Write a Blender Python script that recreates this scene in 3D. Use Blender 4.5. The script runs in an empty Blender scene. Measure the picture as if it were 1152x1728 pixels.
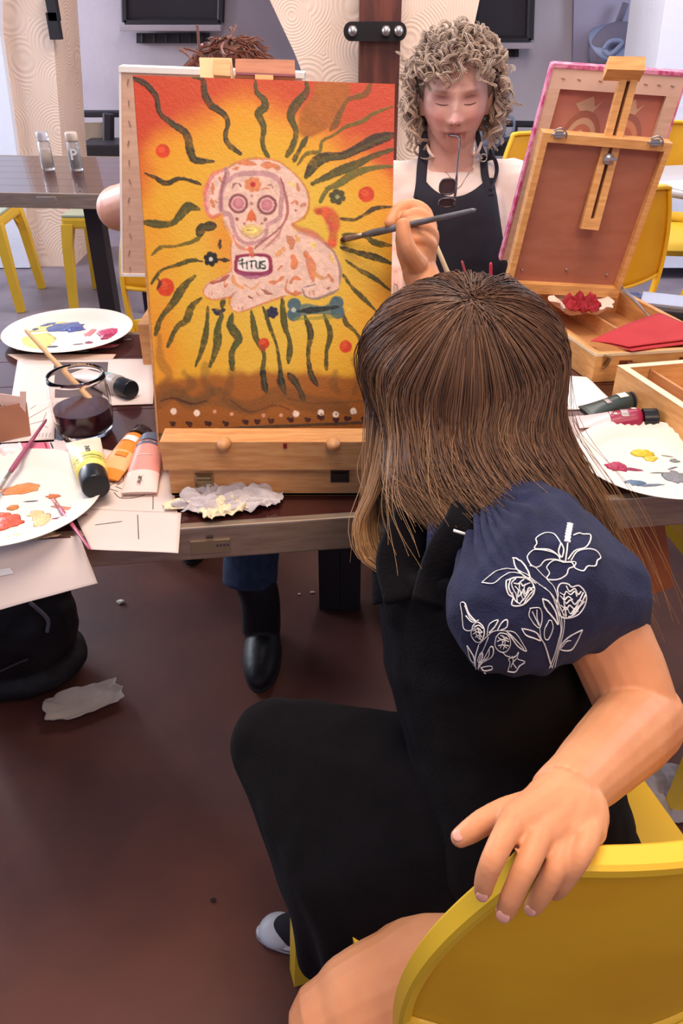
import bpy, bmesh, math, random
import numpy as np
from mathutils import Vector, Matrix, noise
from mathutils.bvhtree import BVHTree
from mathutils.geometry import tessellate_polygon
random.seed(7); np.random.seed(7)
SC = bpy.context.scene
COL = SC.collection
# ------------------------------------------------------------------ camera
F = 1330.0; CAMZ = 1.25; PITCH = math.radians(33)
CP, SP = math.cos(PITCH), math.sin(PITCH)
CAM = Vector((0, 0, CAMZ))
cd = bpy.data.cameras.new('camera'); cam = bpy.data.objects.new('camera', cd); COL.objects.link(cam)
cam.location = CAM; cam.rotation_euler = (math.pi/2 - PITCH, 0, 0)
cd.sensor_fit = 'VERTICAL'; cd.sensor_height = 24; cd.lens = 24*F/1728; cd.clip_start = .02
SC.camera = cam
def ray(px, py):
    u = (px-576)/F; v = (864-py)/F
    return Vector((u, CP + v*SP, -SP + v*CP))
def C(px, py, zc): return CAM + ray(px, py)*zc            # a point at a distance along the view axis
def Z(px, py, z):  r = ray(px, py); return CAM + r*((z-CAMZ)/r.z)   # a point on a level surface
def D(px, py, d):  r = ray(px, py); return CAM + r*(d/r.y)          # a point on an upright wall
TT = .74                                                   # table top height
# ------------------------------------------------------------------ materials
def lin(c):
    return tuple((x/255/12.92 if x/255 <= .04045 else ((x/255+.055)/1.055)**2.4) for x in c)
def mat(name, c, rough=.55, metal=0, c2=None, ns=20, bump=0, bs=60, spec=.5, sss=0, trans=0, coat=0, ior=1.45,
        sheen=0, stretch=None, attr=None, detail=4, ramp=(.35,.65), alpha=1):
    m = bpy.data.materials.new(name); m.use_nodes = True
    nt = m.node_tree; N = nt.nodes; L = nt.links; b = N['Principled BSDF']
    b.inputs['Base Color'].default_value = (*lin(c), 1)
    b.inputs['Roughness'].default_value = rough; b.inputs['Metallic'].default_value = metal
    b.inputs['Specular IOR Level'].default_value = spec
    b.inputs['IOR'].default_value = ior
    b.inputs['Transmission Weight'].default_value = trans
    b.inputs['Coat Weight'].default_value = coat
    b.inputs['Sheen Weight'].default_value = sheen
    b.inputs['Alpha'].default_value = alpha
    if sss:
        b.inputs['Subsurface Weight'].default_value = sss
        b.inputs['Subsurface Radius'].default_value = (1, .35, .2); b.inputs['Subsurface Scale'].default_value = .006
    tc = N.new('ShaderNodeTexCoord'); mp = N.new('ShaderNodeMapping'); L.new(tc.outputs['Object'], mp.inputs[0])
    if stretch: mp.inputs['Scale'].default_value = stretch
    if c2:
        n = N.new('ShaderNodeTexNoise'); n.inputs['Scale'].default_value = ns; n.inputs['Detail'].default_value = detail
        L.new(mp.outputs[0], n.inputs['Vector'])
        r = N.new('ShaderNodeValToRGB'); r.color_ramp.elements[0].position = ramp[0]; r.color_ramp.elements[1].position = ramp[1]
        r.color_ramp.elements[0].color = (*lin(c), 1); r.color_ramp.elements[1].color = (*lin(c2), 1)
        L.new(n.outputs['Fac'], r.inputs[0]); L.new(r.outputs[0], b.inputs['Base Color'])
    if attr:
        a = N.new('ShaderNodeAttribute'); a.attribute_name = attr; L.new(a.outputs['Color'], b.inputs['Base Color'])
    if bump:
        n2 = N.new('ShaderNodeTexNoise'); n2.inputs['Scale'].default_value = bs; n2.inputs['Detail'].default_value = 5
        L.new(mp.outputs[0], n2.inputs['Vector'])
        bp = N.new('ShaderNodeBump'); bp.inputs['Strength'].default_value = bump; bp.inputs['Distance'].default_value = .004
        L.new(n2.outputs['Fac'], bp.inputs['Height']); L.new(bp.outputs[0], b.inputs['Normal'])
    return m
def planks(name, c, c2, rough, scale, axis=0):
    m = mat(name, c, rough, c2=c2, ns=14, stretch=(1, 12, 1) if axis else (12, 1, 1), coat=.3)
    return m
YEL = mat('yellow_plastic', (230,184,48), .4, c2=(222,174,42), ns=6, bump=.05, bs=900)
YEL2 = mat('yellow_plastic_back', (222,168,34), .45, c2=(214,156,28), ns=9, bump=.12, bs=1400)
WOOD = mat('beech_wood', (208,150,98), .5, c2=(190,128,76), ns=9, stretch=(2,2,22), bump=.05)
WOODX = mat('beech_wood_x', (214,158,102), .5, c2=(196,134,80), ns=9, stretch=(3,24,24), bump=.05)
PLY = mat('plywood', (176,112,88), .6, c2=(166,102,78), ns=5, stretch=(3,3,9), bump=.03)
PALEWOOD = mat('pine_stretcher', (226,186,160), .65, c2=(214,172,146), ns=8, stretch=(3,3,20))
WHITE = mat('white_paint', (238,236,232), .6)
PAPER = mat('paper', (224,208,200), .8, c2=(218,200,192), ns=6)
PLATE = mat('paper_plate', (228,218,208), .7)
BRASS = mat('brass', (190,160,110), .3, 1)
STEEL = mat('brushed_steel', (190,182,178), .38, 1, c2=(170,162,158), ns=6, stretch=(1,30,30))
DARKMETAL = mat('dark_metal', (52,48,52), .45, .4)
BLACKP = mat('black_plastic', (22,22,24), .3)
BLACKCLOTH = mat('black_cloth', (20,17,20), .92, sheen=.02, spec=.1, bump=.25, bs=300, c2=(16,14,17), ns=30)
NAVY = mat('navy_denim', (30,32,56), .88, c2=(40,42,70), ns=40, bump=.35, bs=500, sheen=.04, spec=.25)
THREAD = mat('white_thread', (232,228,224), .7, bump=.3, bs=900)
SKIN = mat('skin_girl', (218,152,108), .5, c2=(204,136,94), ns=14, sss=.18, bump=.04, bs=260, spec=.35)
SKINW = mat('skin_woman', (214,160,146), .5, attr='Col', sss=.12, spec=.35, bump=.08, bs=300)
SWEATER = mat('cream_sweater', (244,226,216), .9, c2=(238,216,206), ns=9, bump=.25, bs=420, sheen=.2)
JEANS = mat('jeans', (34,44,66), .9, c2=(44,56,80), ns=60, bump=.2, bs=500)
CANVASW = mat('primed_canvas', (244,240,232), .75, bump=.15, bs=1200)
# ------------------------------------------------------------------ mesh helpers
class MB:
    def __init__(s): s.v = []; s.f = []
    def add(s, vs, fs):
        o = len(s.v); s.v += [tuple(v) for v in vs]; s.f += [tuple(i+o for i in f) for f in fs]; return s
    def box(s, c, size, rot=None, bev=.0):
        x, y, z = [k/2 for k in size]; c = Vector(c); R = rot if rot else Matrix.Identity(3)
        bm = bmesh.new(); bmesh.ops.create_cube(bm, size=1)
        for v in bm.verts: v.co = Vector((v.co.x*size[0], v.co.y*size[1], v.co.z*size[2]))
        if bev: bmesh.ops.bevel(bm, geom=bm.edges[:], offset=bev, segments=2, affect='EDGES', profile=.7)
        for v in bm.verts: v.co = R @ v.co + c
        s.frombm(bm); return s
    def frombm(s, bm):
        bm.verts.index_update()
        s.add([v.co[:] for v in bm.verts], [[v.index for v in f.verts] for f in bm.faces]); bm.free(); return s
    def loft(s, rings, cap=True, closed=True):
        n = len(rings[0]); vs = [p for r in rings for p in r]; fs = []
        for i in range(len(rings)-1):
            for j in range(n if closed else n-1):
                k = (j+1) % n; fs.append((i*n+j, i*n+k, (i+1)*n+k, (i+1)*n+j))
        if cap and closed: fs.append(tuple(range(n))[::-1]); fs.append(tuple((len(rings)-1)*n+j for j in range(n)))
        return s.add(vs, fs)
    def tube(s, pts, rad, n=12, flat=1, up=None, round_ends=False):
        pts = [Vector(p) for p in pts]
        if not hasattr(rad, '__len__'): rad = [rad]*len(pts)
        rad = list(rad)
        if round_ends:
            d0 = (pts[0]-pts[1]).normalized(); d1 = (pts[-1]-pts[-2]).normalized()
            a = [pts[0]+d0*rad[0]*math.sin(t) for t in (1.35, .9, .45)]; ar = [rad[0]*math.cos(t) for t in (1.35, .9, .45)]
            b = [pts[-1]+d1*rad[-1]*math.sin(t) for t in (.45, .9, 1.35)]; br = [rad[-1]*math.cos(t) for t in (.45, .9, 1.35)]
            pts = a+pts+b; rad = ar+rad+br
        rings = []; prev = None
        for i, p in enumerate(pts):
            t = (pts[min(i+1, len(pts)-1)] - pts[max(i-1, 0)])
            t = t.normalized() if t.length > 1e-9 else Vector((0,0,1))
            if prev is None:
                u = Vector(up) if up is not None else (Vector((0,0,1)) if abs(t.z) < .9 else Vector((1,0,0)))
            else: u = prev
            u = (u - t*u.dot(t))
            if u.length < 1e-6: u = Vector((1,0,0)) - t*t.x
            u.normalize(); w = t.cross(u); prev = u
            rings.append([p + (u*math.cos(a)*flat + w*math.sin(a))*rad[i] for a in [2*math.pi*j/n for j in range(n)]])
        return s.loft(rings)
    def lathe(s, prof, c=(0,0,0), n=32, axis=None):
        c = Vector(c); R = Vector((0,0,1)).rotation_difference(Vector(axis).normalized()).to_matrix() if axis else Matrix.Identity(3)
        rings = [[c + R @ Vector((r*math.cos(2*math.pi*j/n), r*math.sin(2*math.pi*j/n), z)) for j in range(n)] for r, z in prof]
        return s.loft(rings)
    def ell(s, c, r, R=None, n=24, m=16):
        c = Vector(c); r = r if hasattr(r, '__len__') else (r, r, r); R = R or Matrix.Identity(3)
        rings = []
        for i in range(1, m):
            th = math.pi*i/m
            rings.append([c + R @ Vector((r[0]*math.sin(th)*math.cos(2*math.pi*j/n), r[1]*math.sin(th)*math.sin(2*math.pi*j/n), -r[2]*math.cos(th))) for j in range(n)])
        return s.loft(rings)
    def prism(s, poly, vec):
        vec = Vector(vec); n = len(poly); P = [Vector(p) for p in poly]
        s.add(P + [p+vec for p in P], [tuple(range(n)), tuple(range(n, 2*n))[::-1]] + [(i, (i+1) % n, n+(i+1) % n, n+i)[::-1] for i in range(n)])
        return s
    def grid(s, fn, nu, nv):
        vs = [fn(i/nu, j/nv) for j in range(nv+1) for i in range(nu+1)]
        return s.add(vs, [(j*(nu+1)+i, j*(nu+1)+i+1, (j+1)*(nu+1)+i+1, (j+1)*(nu+1)+i) for j in range(nv) for i in range(nu)])
    def sheet(s, fn, nu, nv, th, up=(0,0,1)):
        up = Vector(up)
        a = [Vector(fn(i/nu, j/nv)) for j in range(nv+1) for i in range(nu+1)]
        q = [(j*(nu+1)+i, j*(nu+1)+i+1, (j+1)*(nu+1)+i+1, (j+1)*(nu+1)+i) for j in range(nv) for i in range(nu)]
        N = len(a); fs = q + [tuple(N+k for k in f[::-1]) for f in q]
        e = [i for i in range(nu+1)] + [j*(nu+1)+nu for j in range(1, nv+1)] + [nv*(nu+1)+i for i in range(nu-1, -1, -1)] + [j*(nu+1) for j in range(nv-1, 0, -1)]
        for k in range(len(e)): p, r = e[k], e[(k+1) % len(e)]; fs.append((r, p, N+p, N+r))
        return s.add([p+up*th for p in a] + a, fs)
    def mesh(s, name, smooth=False, recalc=True):
        me = bpy.data.meshes.new(name); me.from_pydata(s.v, [], s.f); me.update()
        if recalc and len(s.f) < 60000:
            bm = bmesh.new(); bm.from_mesh(me); bmesh.ops.recalc_face_normals(bm, faces=bm.faces[:]); bm.to_mesh(me); bm.free()
        if smooth: me.shade_smooth()
        return me
def link(o, parent=None, world=True):
    COL.objects.link(o)
    if parent:
        o.parent = parent
        if world: o.matrix_parent_inverse = parent.matrix_basis.inverted()
    return o
def obj(name, mb, m, parent=None, smooth=False, world=True, kind=None, label=None, angle=None, recalc=True):
    me = mb.mesh(name, smooth, recalc) if isinstance(mb, MB) else mb
    me.materials.clear(); me.materials.append(m)
    if angle is not None:
        try: me.shade_smooth(); me.set_sharp_from_angle(angle=math.radians(angle))
        except Exception: pass
    o = bpy.data.objects.new(name, me); link(o, parent, world)
    if kind: o['kind'] = kind
    if label: o['label'] = label
    return o
def tag(o, label, cat, group=None):
    o['label'] = label; o['category'] = cat
    if group: o['group'] = group
    return o
def thing(name, label, cat, loc=(0,0,0), rz=0, group=None, rot=None):
    o = bpy.data.objects.new(name, None); COL.objects.link(o); o.empty_display_size = .05
    o.location = loc; o.rotation_euler = rot if rot else (0, 0, rz)
    o.matrix_basis  # evaluated from loc/rot
    return tag(o, label, cat, group)
def copy_thing(o, loc, rz, label, group=None):
    r = o.copy(); COL.objects.link(r); r.location = loc; r.rotation_euler = (0, 0, rz); r['label'] = label
    if group: r['group'] = group
    for ch in list(o.children):
        c = ch.copy(); COL.objects.link(c); c.parent = r
        for g in list(ch.children): d = g.copy(); COL.objects.link(d); d.parent = c
    return r
def fuse(mbs, voxel=.003, it=4, name='body', fac=.5):
    m = MB()
    for k in (mbs if isinstance(mbs, list) else [mbs]): m.add(k.v, k.f)
    me = m.mesh('tmp'); t = bpy.data.objects.new('tmp', me); COL.objects.link(t)
    a = t.modifiers.new('r', 'REMESH'); a.mode = 'VOXEL'; a.voxel_size = voxel
    if it: b = t.modifiers.new('s', 'SMOOTH'); b.factor = fac; b.iterations = it
    dg = bpy.context.evaluated_depsgraph_get(); out = bpy.data.meshes.new_from_object(t.evaluated_get(dg))
    bpy.data.objects.remove(t); bpy.data.meshes.remove(me)
    out.name = name; out.shade_smooth(); return out
def hull(pts):
    bm = bmesh.new()
    for p in pts: bm.verts.new(p)
    bmesh.ops.convex_hull(bm, input=bm.verts[:])
    for v in [v for v in bm.verts if not v.link_faces]: bm.verts.remove(v)
    return MB().frombm(bm)
def sphpts(c, r, n=60):
    c = Vector(c); out = []
    for i in range(n):
        z = 1-2*(i+.5)/n; a = i*2.399963; q = math.sqrt(1-z*z)
        out.append(c + Vector((q*math.cos(a), q*math.sin(a), z))*r)
    return out
def displace(me, fn):
    n = len(me.vertices); co = [v.co.copy() for v in me.vertices]; no = [v.normal.copy() for v in me.vertices]
    for i, v in enumerate(me.vertices): v.co = co[i] + fn(co[i], no[i])
    me.update(); return me
def spline(pts, n=8):
    P = [Vector(p) for p in pts]; P = [P[0]*2-P[1]] + P + [P[-1]*2-P[-2]]; out = []
    for i in range(1, len(P)-2):
        for k in range(n):
            t = k/n; a, b, c, d = P[i-1:i+3]
            out.append(.5*((2*b)+(c-a)*t+(2*a-5*b+4*c-d)*t*t+(3*b-a-3*c+d)*t**3))
    out.append(P[-2]); return out
def interp(vals, n):
    out = []
    for i in range(len(vals)-1):
        for k in range(n): t = k/n; out.append(vals[i]*(1-t)+vals[i+1]*t)
    return out+[vals[-1]]
def stube(mb, pts, rads, n=16, k=5, **kw): return mb.tube(spline(pts, k), interp(rads, k), n, **kw)
def text_mb(s, size, ext=.0003, M=None, bold=0):
    cu = bpy.data.curves.new('t', 'FONT'); cu.body = s; cu.size = size; cu.extrude = ext; cu.align_x = 'CENTER'; cu.align_y = 'CENTER'; cu.offset = bold
    t = bpy.data.objects.new('t', cu); COL.objects.link(t)
    me = bpy.data.meshes.new_from_object(t.evaluated_get(bpy.context.evaluated_depsgraph_get()))
    M = M or Matrix.Identity(4)
    mb = MB().add([M @ v.co for v in me.vertices], [tuple(p.vertices) for p in me.polygons])
    bpy.data.objects.remove(t); bpy.data.meshes.remove(me); return mb
def fastmesh(name, V, Fq):
    me = bpy.data.meshes.new(name); n = len(V); m = len(Fq); k = Fq.shape[1]
    me.vertices.add(n); me.vertices.foreach_set('co', V.astype(np.float32).ravel())
    me.loops.add(m*k); me.loops.foreach_set('vertex_index', Fq.astype(np.int32).ravel())
    me.polygons.add(m); me.polygons.foreach_set('loop_start', np.arange(0, m*k, k, dtype=np.int32))
    try: me.polygons.foreach_set('loop_total', np.full(m, k, dtype=np.int32))
    except Exception: pass
    me.update(calc_edges=True); me.shade_smooth(); return me
def strands_mesh(name, paths, rad, cols=None):
    """paths (S,P,3); rad (S,P): three-sided fibres in one mesh, with a colour per fibre point"""
    S, P, _ = paths.shape
    t = np.gradient(paths, axis=1); t /= np.linalg.norm(t, axis=2, keepdims=True)+1e-12
    ref = np.array([.31, -.85, .42]); u = np.cross(t, ref); u /= np.linalg.norm(u, axis=2, keepdims=True)+1e-12; w = np.cross(t, u)
    V = np.stack([paths + rad[..., None]*(u*math.cos(a)+w*math.sin(a)) for a in (0, 2.0944, 4.1888)], 2).reshape(-1, 3)
    s = np.arange(S)[:, None, None]*P*3; p = np.arange(P-1)[None, :, None]*3; j = np.arange(3)[None, None, :]; k = (j+1) % 3
    Fq = np.stack([s+p+j, s+p+k, s+p+3+k, s+p+3+j], -1).reshape(-1, 4)
    me = fastmesh(name, V, Fq)
    if cols is not None:
        a = me.color_attributes.new('Col', 'FLOAT_COLOR', 'POINT')
        c = np.ones((S, P, 3, 4), np.float32); c[..., :3] = cols[:, :, None, :]
        a.data.foreach_set('color', c.ravel())
    return me
# ================================================================== the setting
def slab(poly, d, th, m, name, smooth=False, kind='structure'):
    P = [D(x, y, d) for x, y in poly]
    return obj(name, MB().prism(P, (0, th, 0)), m, kind=kind)
GREYW = mat('grey_plaster', (190,182,190), .8, c2=(180,172,182), ns=3, bump=.25, bs=30)
GREYW2 = mat('lavender_plaster', (164,158,178), .8, c2=(156,150,172), ns=3, bump=.2, bs=30)
CREAMW = mat('cream_plaster', (236,208,188), .85, c2=(228,198,176), ns=4)
def swirl_bump(m, sc=4.5):
    nt = m.node_tree; N = nt.nodes; L = nt.links; b = N['Principled BSDF']
    tc = N.new('ShaderNodeTexCoord'); v = N.new('ShaderNodeTexVoronoi'); v.feature = 'F1'; v.inputs['Scale'].default_value = sc
    L.new(tc.outputs['Object'], v.inputs['Vector'])
    w = N.new('ShaderNodeMath'); w.operation = 'MULTIPLY'; w.inputs[1].default_value = 110
    s = N.new('ShaderNodeMath'); s.operation = 'SINE'; L.new(v.outputs['Distance'], w.inputs[0]); L.new(w.outputs[0], s.inputs[0])
    bp = N.new('ShaderNodeBump'); bp.inputs['Strength'].default_value = .2; bp.inputs['Distance'].default_value = .006
    L.new(s.outputs[0], bp.inputs['Height']); L.new(bp.outputs[0], b.inputs['Normal'])
swirl_bump(CREAMW)
COOLW = mat('daylit_plaster', (226,228,240), .8, bump=.5, bs=25)  # cool daylight on these wall faces put into the plaster colour
FLOORM = mat('stained_concrete', (104,60,48), .5, c2=(72,42,38), ns=2.6, bump=.12, bs=45, detail=8, spec=.35)
FLOORB = mat('far_floor_sheen', (128,116,124), .45, c2=(110,100,110), ns=5, bump=.2, bs=30, detail=8)  # far floor: daylight reflection put into its grey colour
obj('floor', MB().add([(-5,-1.5,0),(5,-1.5,0),(5,2.75,0),(-5,2.75,0)], [(0,1,2,3)]), FLOORM, kind='structure')
obj('floor', MB().add([(-5,2.75,0),(5,2.75,0),(5,5.7,0),(-5,5.7,0)], [(0,1,2,3)]), FLOORB, kind='structure')
obj('wall_back', MB().box((0,5.66,1.4), (10,.12,2.8)), GREYW, kind='structure')
slab([(985,-900),(1400,-900),(1300,330),(962,330)], 5.56, .03, GREYW2, 'wall_back_panel')
# arcade of plaster piers in front of it
slab([(-420,-900),(-30,-900),(0,60),(28,260),(43,400),(50,452),(-420,452)], 4.40, .5, COOLW, 'wall_left')
slab([(-60,-900),(60,-900),(85,0),(105,260),(125,450),(47,450),(26,250),(-2,40)], 4.45, .45, CREAMW, 'wall_pier_left')
slab([(150,-900),(1130,-900),(1010,-420),(880,-200),(812,-15),(796,60),(800,210),(806,452),(560,452),(548,260),(520,150),(497,90),(455,0),(400,-110),(290,-330)], 4.45, .4, CREAMW, 'wall_pier_middle')
slab([(1145,-900),(1500,-900),(1500,452),(1085,452),(1096,260),(1105,120),(1122,0)], 4.2, .5, COOLW, 'wall_right')
# dark window grilles
WINM = mat('window_dark', (48,44,52), .35); WINF = mat('window_frame_iron', (40,38,44), .6); SILL = mat('window_sill', (176,166,176), .8)
def grille(px0, px1, pyb, name, slots=None, skew=0):
    w = obj(name, MB().prism([D(px0-4,-260,5.58), D(px1+10+skew*3,-260,5.58), D(px1,pyb,5.58), D(px0+2,pyb,5.58)], (0,.02,0)), WINM, kind='structure')
    b = MB()
    for a, c in (((px0-4,-260),(px0+2,pyb)), ((px1+10+skew*3,-260),(px1,pyb)), ((px0+2,pyb),(px1,pyb)), ((px0-3,-120),(px1+6,-120))):
        b.tube([D(*a,5.55), D(*c,5.55)], .022, 6)
    obj('window_frame', b, WINF, w, kind='structure')
    s = MB(); p, q = D(px0-5,pyb+9,5.5), D(px1+3,pyb+9,5.5); s.box((p+q)/2, ((q-p).length,.12,.03), bev=.006); obj('window_sill', s, SILL, w, kind='structure')
    return w
grille(209, 372, 38, 'window_1'); grille(800, 894, 68, 'window_2')
VENT = mat('vent_slot', (44,42,50), .7)
for (x0, x1, y0, y1, lab) in ((230, 352, 56, 73, 'long dark vent slot under the left window grille'), (845, 875, 82, 96, 'short dark vent slot under the right window grille, near the curly hair')):
    t = thing('wall_vent', lab, 'vent', D((x0+x1)/2, y1, 5.57), group=None)
    obj('vent_frame', MB().prism([D(x0,y0,5.56), D(x1,y0,5.56), D(x1,y1,5.56), D(x0,y1,5.56)], (0,.04,0)), VENT, t)
    n = 6 if x1-x0 > 60 else 3
    for i in range(n): a = x0+(x1-x0)*(i+.5)/n; obj('vent_bar', MB().tube([D(a,y0+2,5.555), D(a,y1-2,5.555)], .008, 6), WINF, t)
# wooden post with an iron strap
PO = mat('stained_post', (104,52,40), .45, c2=(74,34,28), ns=4, stretch=(8,8,1), bump=.1)
t = thing('wooden_post', 'reddish brown timber post with black iron strap on the cream pier', 'post', D(641, 452, 4.22))
b = MB(); p = D(641,60,4.2); b.box((p.x, 4.3, 1.4), (.19,.19,2.8), bev=.008); obj('post_shaft', b, PO, t)
IRON = mat('black_iron', (34,30,32), .5, .5)
a, c = D(592,53,4.17), D(673,53,4.17); hh = (D(632,37,4.17)-D(632,70,4.17)).length/2
poly = []
for i in range(13): an = math.pi/2+math.pi*i/12; poly.append((a.x+hh*math.cos(an)*.9, 4.16, a.z+hh*math.sin(an)))
for i in range(13): an = -math.pi/2+math.pi*i/12; poly.append((c.x+hh*math.cos(an)*.9, 4.16, a.z+hh*math.sin(an)))
t = obj('iron_strap', MB().prism(poly, (0,.035,0)), IRON, t, label='black iron strap with rounded ends')
for x in (595, 651, 672): q = D(x, 52, 4.14); obj('bolt', MB().ell(q, (.022,.022,.022), n=12, m=8), STEEL, t, True)
# hanging pot on the right
t = thing('hanging_lantern', 'grey blue wall lantern hanging from a hook on the lavender wall', 'lantern', D(1045, 110, 5.4))
BL = mat('lantern_blue', (128,138,168), .5); BL2 = mat('lantern_dark', (104,98,116), .7)
obj('hook', MB().tube([D(1056,5,5.5), D(1050,20,5.5), D(1036,55,5.5)], .02, 8), BL2, t, True)
b = MB(); q = D(1050,60,5.45); b.lathe([(.01,.02),(.12,.0),(.19,-.03),(.17,-.07),(.02,-.08)], q, 24, (0,-.5,.8)); obj('lantern_hood', b, BL, t, True)
b = MB(); q = D(1041,85,5.45); b.ell(q, (.17,.09,.15)); b.tube([D(1030,110,5.45), D(1040,75,5.45)], [.12,.1], 14); obj('lantern_body', b, BL2, t, True)
b = MB(); b.tube(spline([D(1018,84,5.35), D(1030,70,5.33), D(1048,72,5.33), D(1030,92,5.33), D(1018,84,5.35)], 5), .015, 8); obj('lantern_ring', b, BL, t, True)
# strip on left pier
t = thing('wall_bracket', 'thin dark metal bracket on the edge of the left cream pier', 'bracket', D(90,60,4.42))
obj('upper_plate', MB().box(D(89,12,4.43), (.045,.05,.11)), DARKMETAL, t); obj('lower_plate', MB().box(D(92,44,4.43), (.05,.05,.11)), DARKMETAL, t)
# dark frames standing by the back wall
RACK = mat('black_rack', (40,38,46), .5); TAN = mat('beige_panel', (176,160,140), .7)
t = thing('metal_bench', 'black metal framed bench with beige back panel by the grey wall', 'bench', D(165, 372, 5.4))
def bar(b, a, c, d, r=.02): b.tube([D(*a,d), D(*c,d)], r, 6)
b = MB(); bar(b,(122,192),(240,192),5.3); bar(b,(122,192),(126,330),5.3); bar(b,(236,192),(236,330),5.3); bar(b,(183,192),(183,262),5.25,.035); obj('bench_frame', b, RACK, t)
obj('back_panel', MB().prism([D(130,207,5.32), D(182,207,5.32), D(182,262,5.32), D(131,262,5.32)], (0,.03,0)), TAN, t)
obj('bench_seat', MB().box(D(200,247,5.2)-Vector((0,0,.03)), (.4,.3,.12), bev=.01), RACK, t)
t = thing('metal_bench', 'black metal framed bench seen behind the curly haired person', 'bench', D(880, 372, 5.4))
b = MB(); bar(b,(825,208),(915,210),5.3,.018); bar(b,(905,212),(898,330),5.3,.02); bar(b,(870,210),(870,330),5.3,.012); bar(b,(826,208),(828,330),5.3,.018); obj('bench_frame', b, RACK, t)
obj('bench_seat', MB().box(D(880,247,5.25), (.36,.2,.08), bev=.01), RACK, t)
t = thing('glass_jug', 'pale blue glass jug on the bench behind the curly hair', 'jug', D(828,240,5.1))
GL = mat('pale_glass', (190,210,230), .15, trans=.7)
q = D(828,243,5.1); obj('jug_body', MB().lathe([(.05,-.01),(.075,.02),(.08,.1),(.06,.17),(.065,.19),(.055,.19),(.05,.17),(.07,.1),(.06,.02)], q, 24), GL, t, True)
obj('jug_handle', MB().tube(spline([q+Vector((.07,0,.15)), q+Vector((.12,0,.13)), q+Vector((.12,0,.06)), q+Vector((.075,0,.04))],5), .008, 8), GL, t, True)

# ================================================================== tables
TOPM = mat('mahogany_planks', (70,32,28), .25, c2=(56,24,22), ns=5, stretch=(.6,5,5), coat=.5, bump=.02)
GAP = mat('plank_gap', (30,16,14), .8)
def make_table(label, O, ux, W, Dp, legs, group=None, top=TOPM, groove=True):
    """O = near left corner at height TT, ux = unit vector along the front edge"""
    uy = Vector((-ux.y, ux.x, 0)); z = Vector((0,0,1)); ang = math.atan2(ux.y, ux.x); R = Matrix.Rotation(ang, 3, 'Z')
    t = thing('dining_table', label, 'table', (O.x, O.y, 0))
    n = max(1, round(Dp/.118)); b = MB()
    for i in range(n):
        y0 = .012+(Dp-.024)*i/n; y1 = .012+(Dp-.024)*(i+1)/n
        c = O+ux*W/2+uy*(y0+y1)/2-z*.010
        b.box(c, (W-.02, (y1-y0)-.0016, .02), R, .0006)
    obj('tabletop', b, top, t)
    b = MB()
    for c, s in ((O+ux*W/2+uy*.006, (W,.012,.045)), (O+ux*W/2+uy*(Dp-.006), (W,.012,.045)), (O+ux*.006+uy*Dp/2, (.012,Dp-.024,.045)), (O+ux*(W-.006)+uy*Dp/2, (.012,Dp-.024,.045))):
        b.box(c-z*.0215, s, R, .002)
    b.box(O+ux*W/2+uy*Dp/2-z*.03, (W-.03,Dp-.03,.012), R)
    obj('metal_rim', b, RIMM, t)
    for lx in legs:
        for ly in (.12, Dp-.12):
            c = O+ux*lx+uy*ly; b = MB().box((c.x,c.y,.35), (.055,.055,.68), R, .004); b.box((c.x,c.y,.01), (.08,.08,.02), R, .004)
            obj('leg', b, DARKMETAL, t)
    return t, uy
RIMM = mat('satin_aluminium_rim', (196,176,156), .42, .85, c2=(176,156,138), ns=8, stretch=(1,20,20))
A_, B_ = Z(300,894,TT), Z(1152,836,TT); UX = (B_-A_).normalized()
O_ = A_ - UX*.72
t, UY = make_table('near dining table with dark red plank top, covered in painting supplies', O_, UX, 2.1, .66, (.07, 2.03))
NEAR_T = t
# a shorter support with two posts under the middle
for px in (556, 590):
    q = Z(px, 1022, 0); obj('leg', MB().box((q.x,q.y,.35), (.05,.05,.69), None, .004), DARKMETAL, t)
q0 = D(300,924,A_.y)
lp = A_+UX*.035-UY*.001-Vector((0,0,.026)); R = Matrix.Rotation(math.atan2(UX.y,UX.x),3,'Z')
obj('maker_plate', MB().box(lp, (.046,.002,.018), R, .0005), mat('dull_plate', (150,128,104), .5,.6), t)
k = MB()
for i in range(4): k.box(lp+UX*(.008+.004*i)-UY*.0012+Vector((0,0,.002)), (.0025,.001,.003), R)
obj('plate_marks', k, mat('plate_ink', (70,52,70), .6), t)
k = MB(); k.tube([lp-UX*.004+Vector((0,0,.014))-UY*.001, lp+UX*.004+Vector((0,0,.014))-UY*.001], .0012, 6); obj('slot', k, GAP, t)
# back table
OB = Z(-260,321,TT); OE = Z(420,333,TT); uxb = (OE-OB).normalized()
tb, _ = make_table('far dining table with brown plank top and pale rim, salt and pepper on it', OB, uxb, 1.72, .70, (.76, 1.55))
obj('slot', MB().box(D(78,336,Z(78,330,TT).y-.015), (.06,.006,.012)), mat('slot_grey', (150,140,136), .5,.5), tb)
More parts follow.
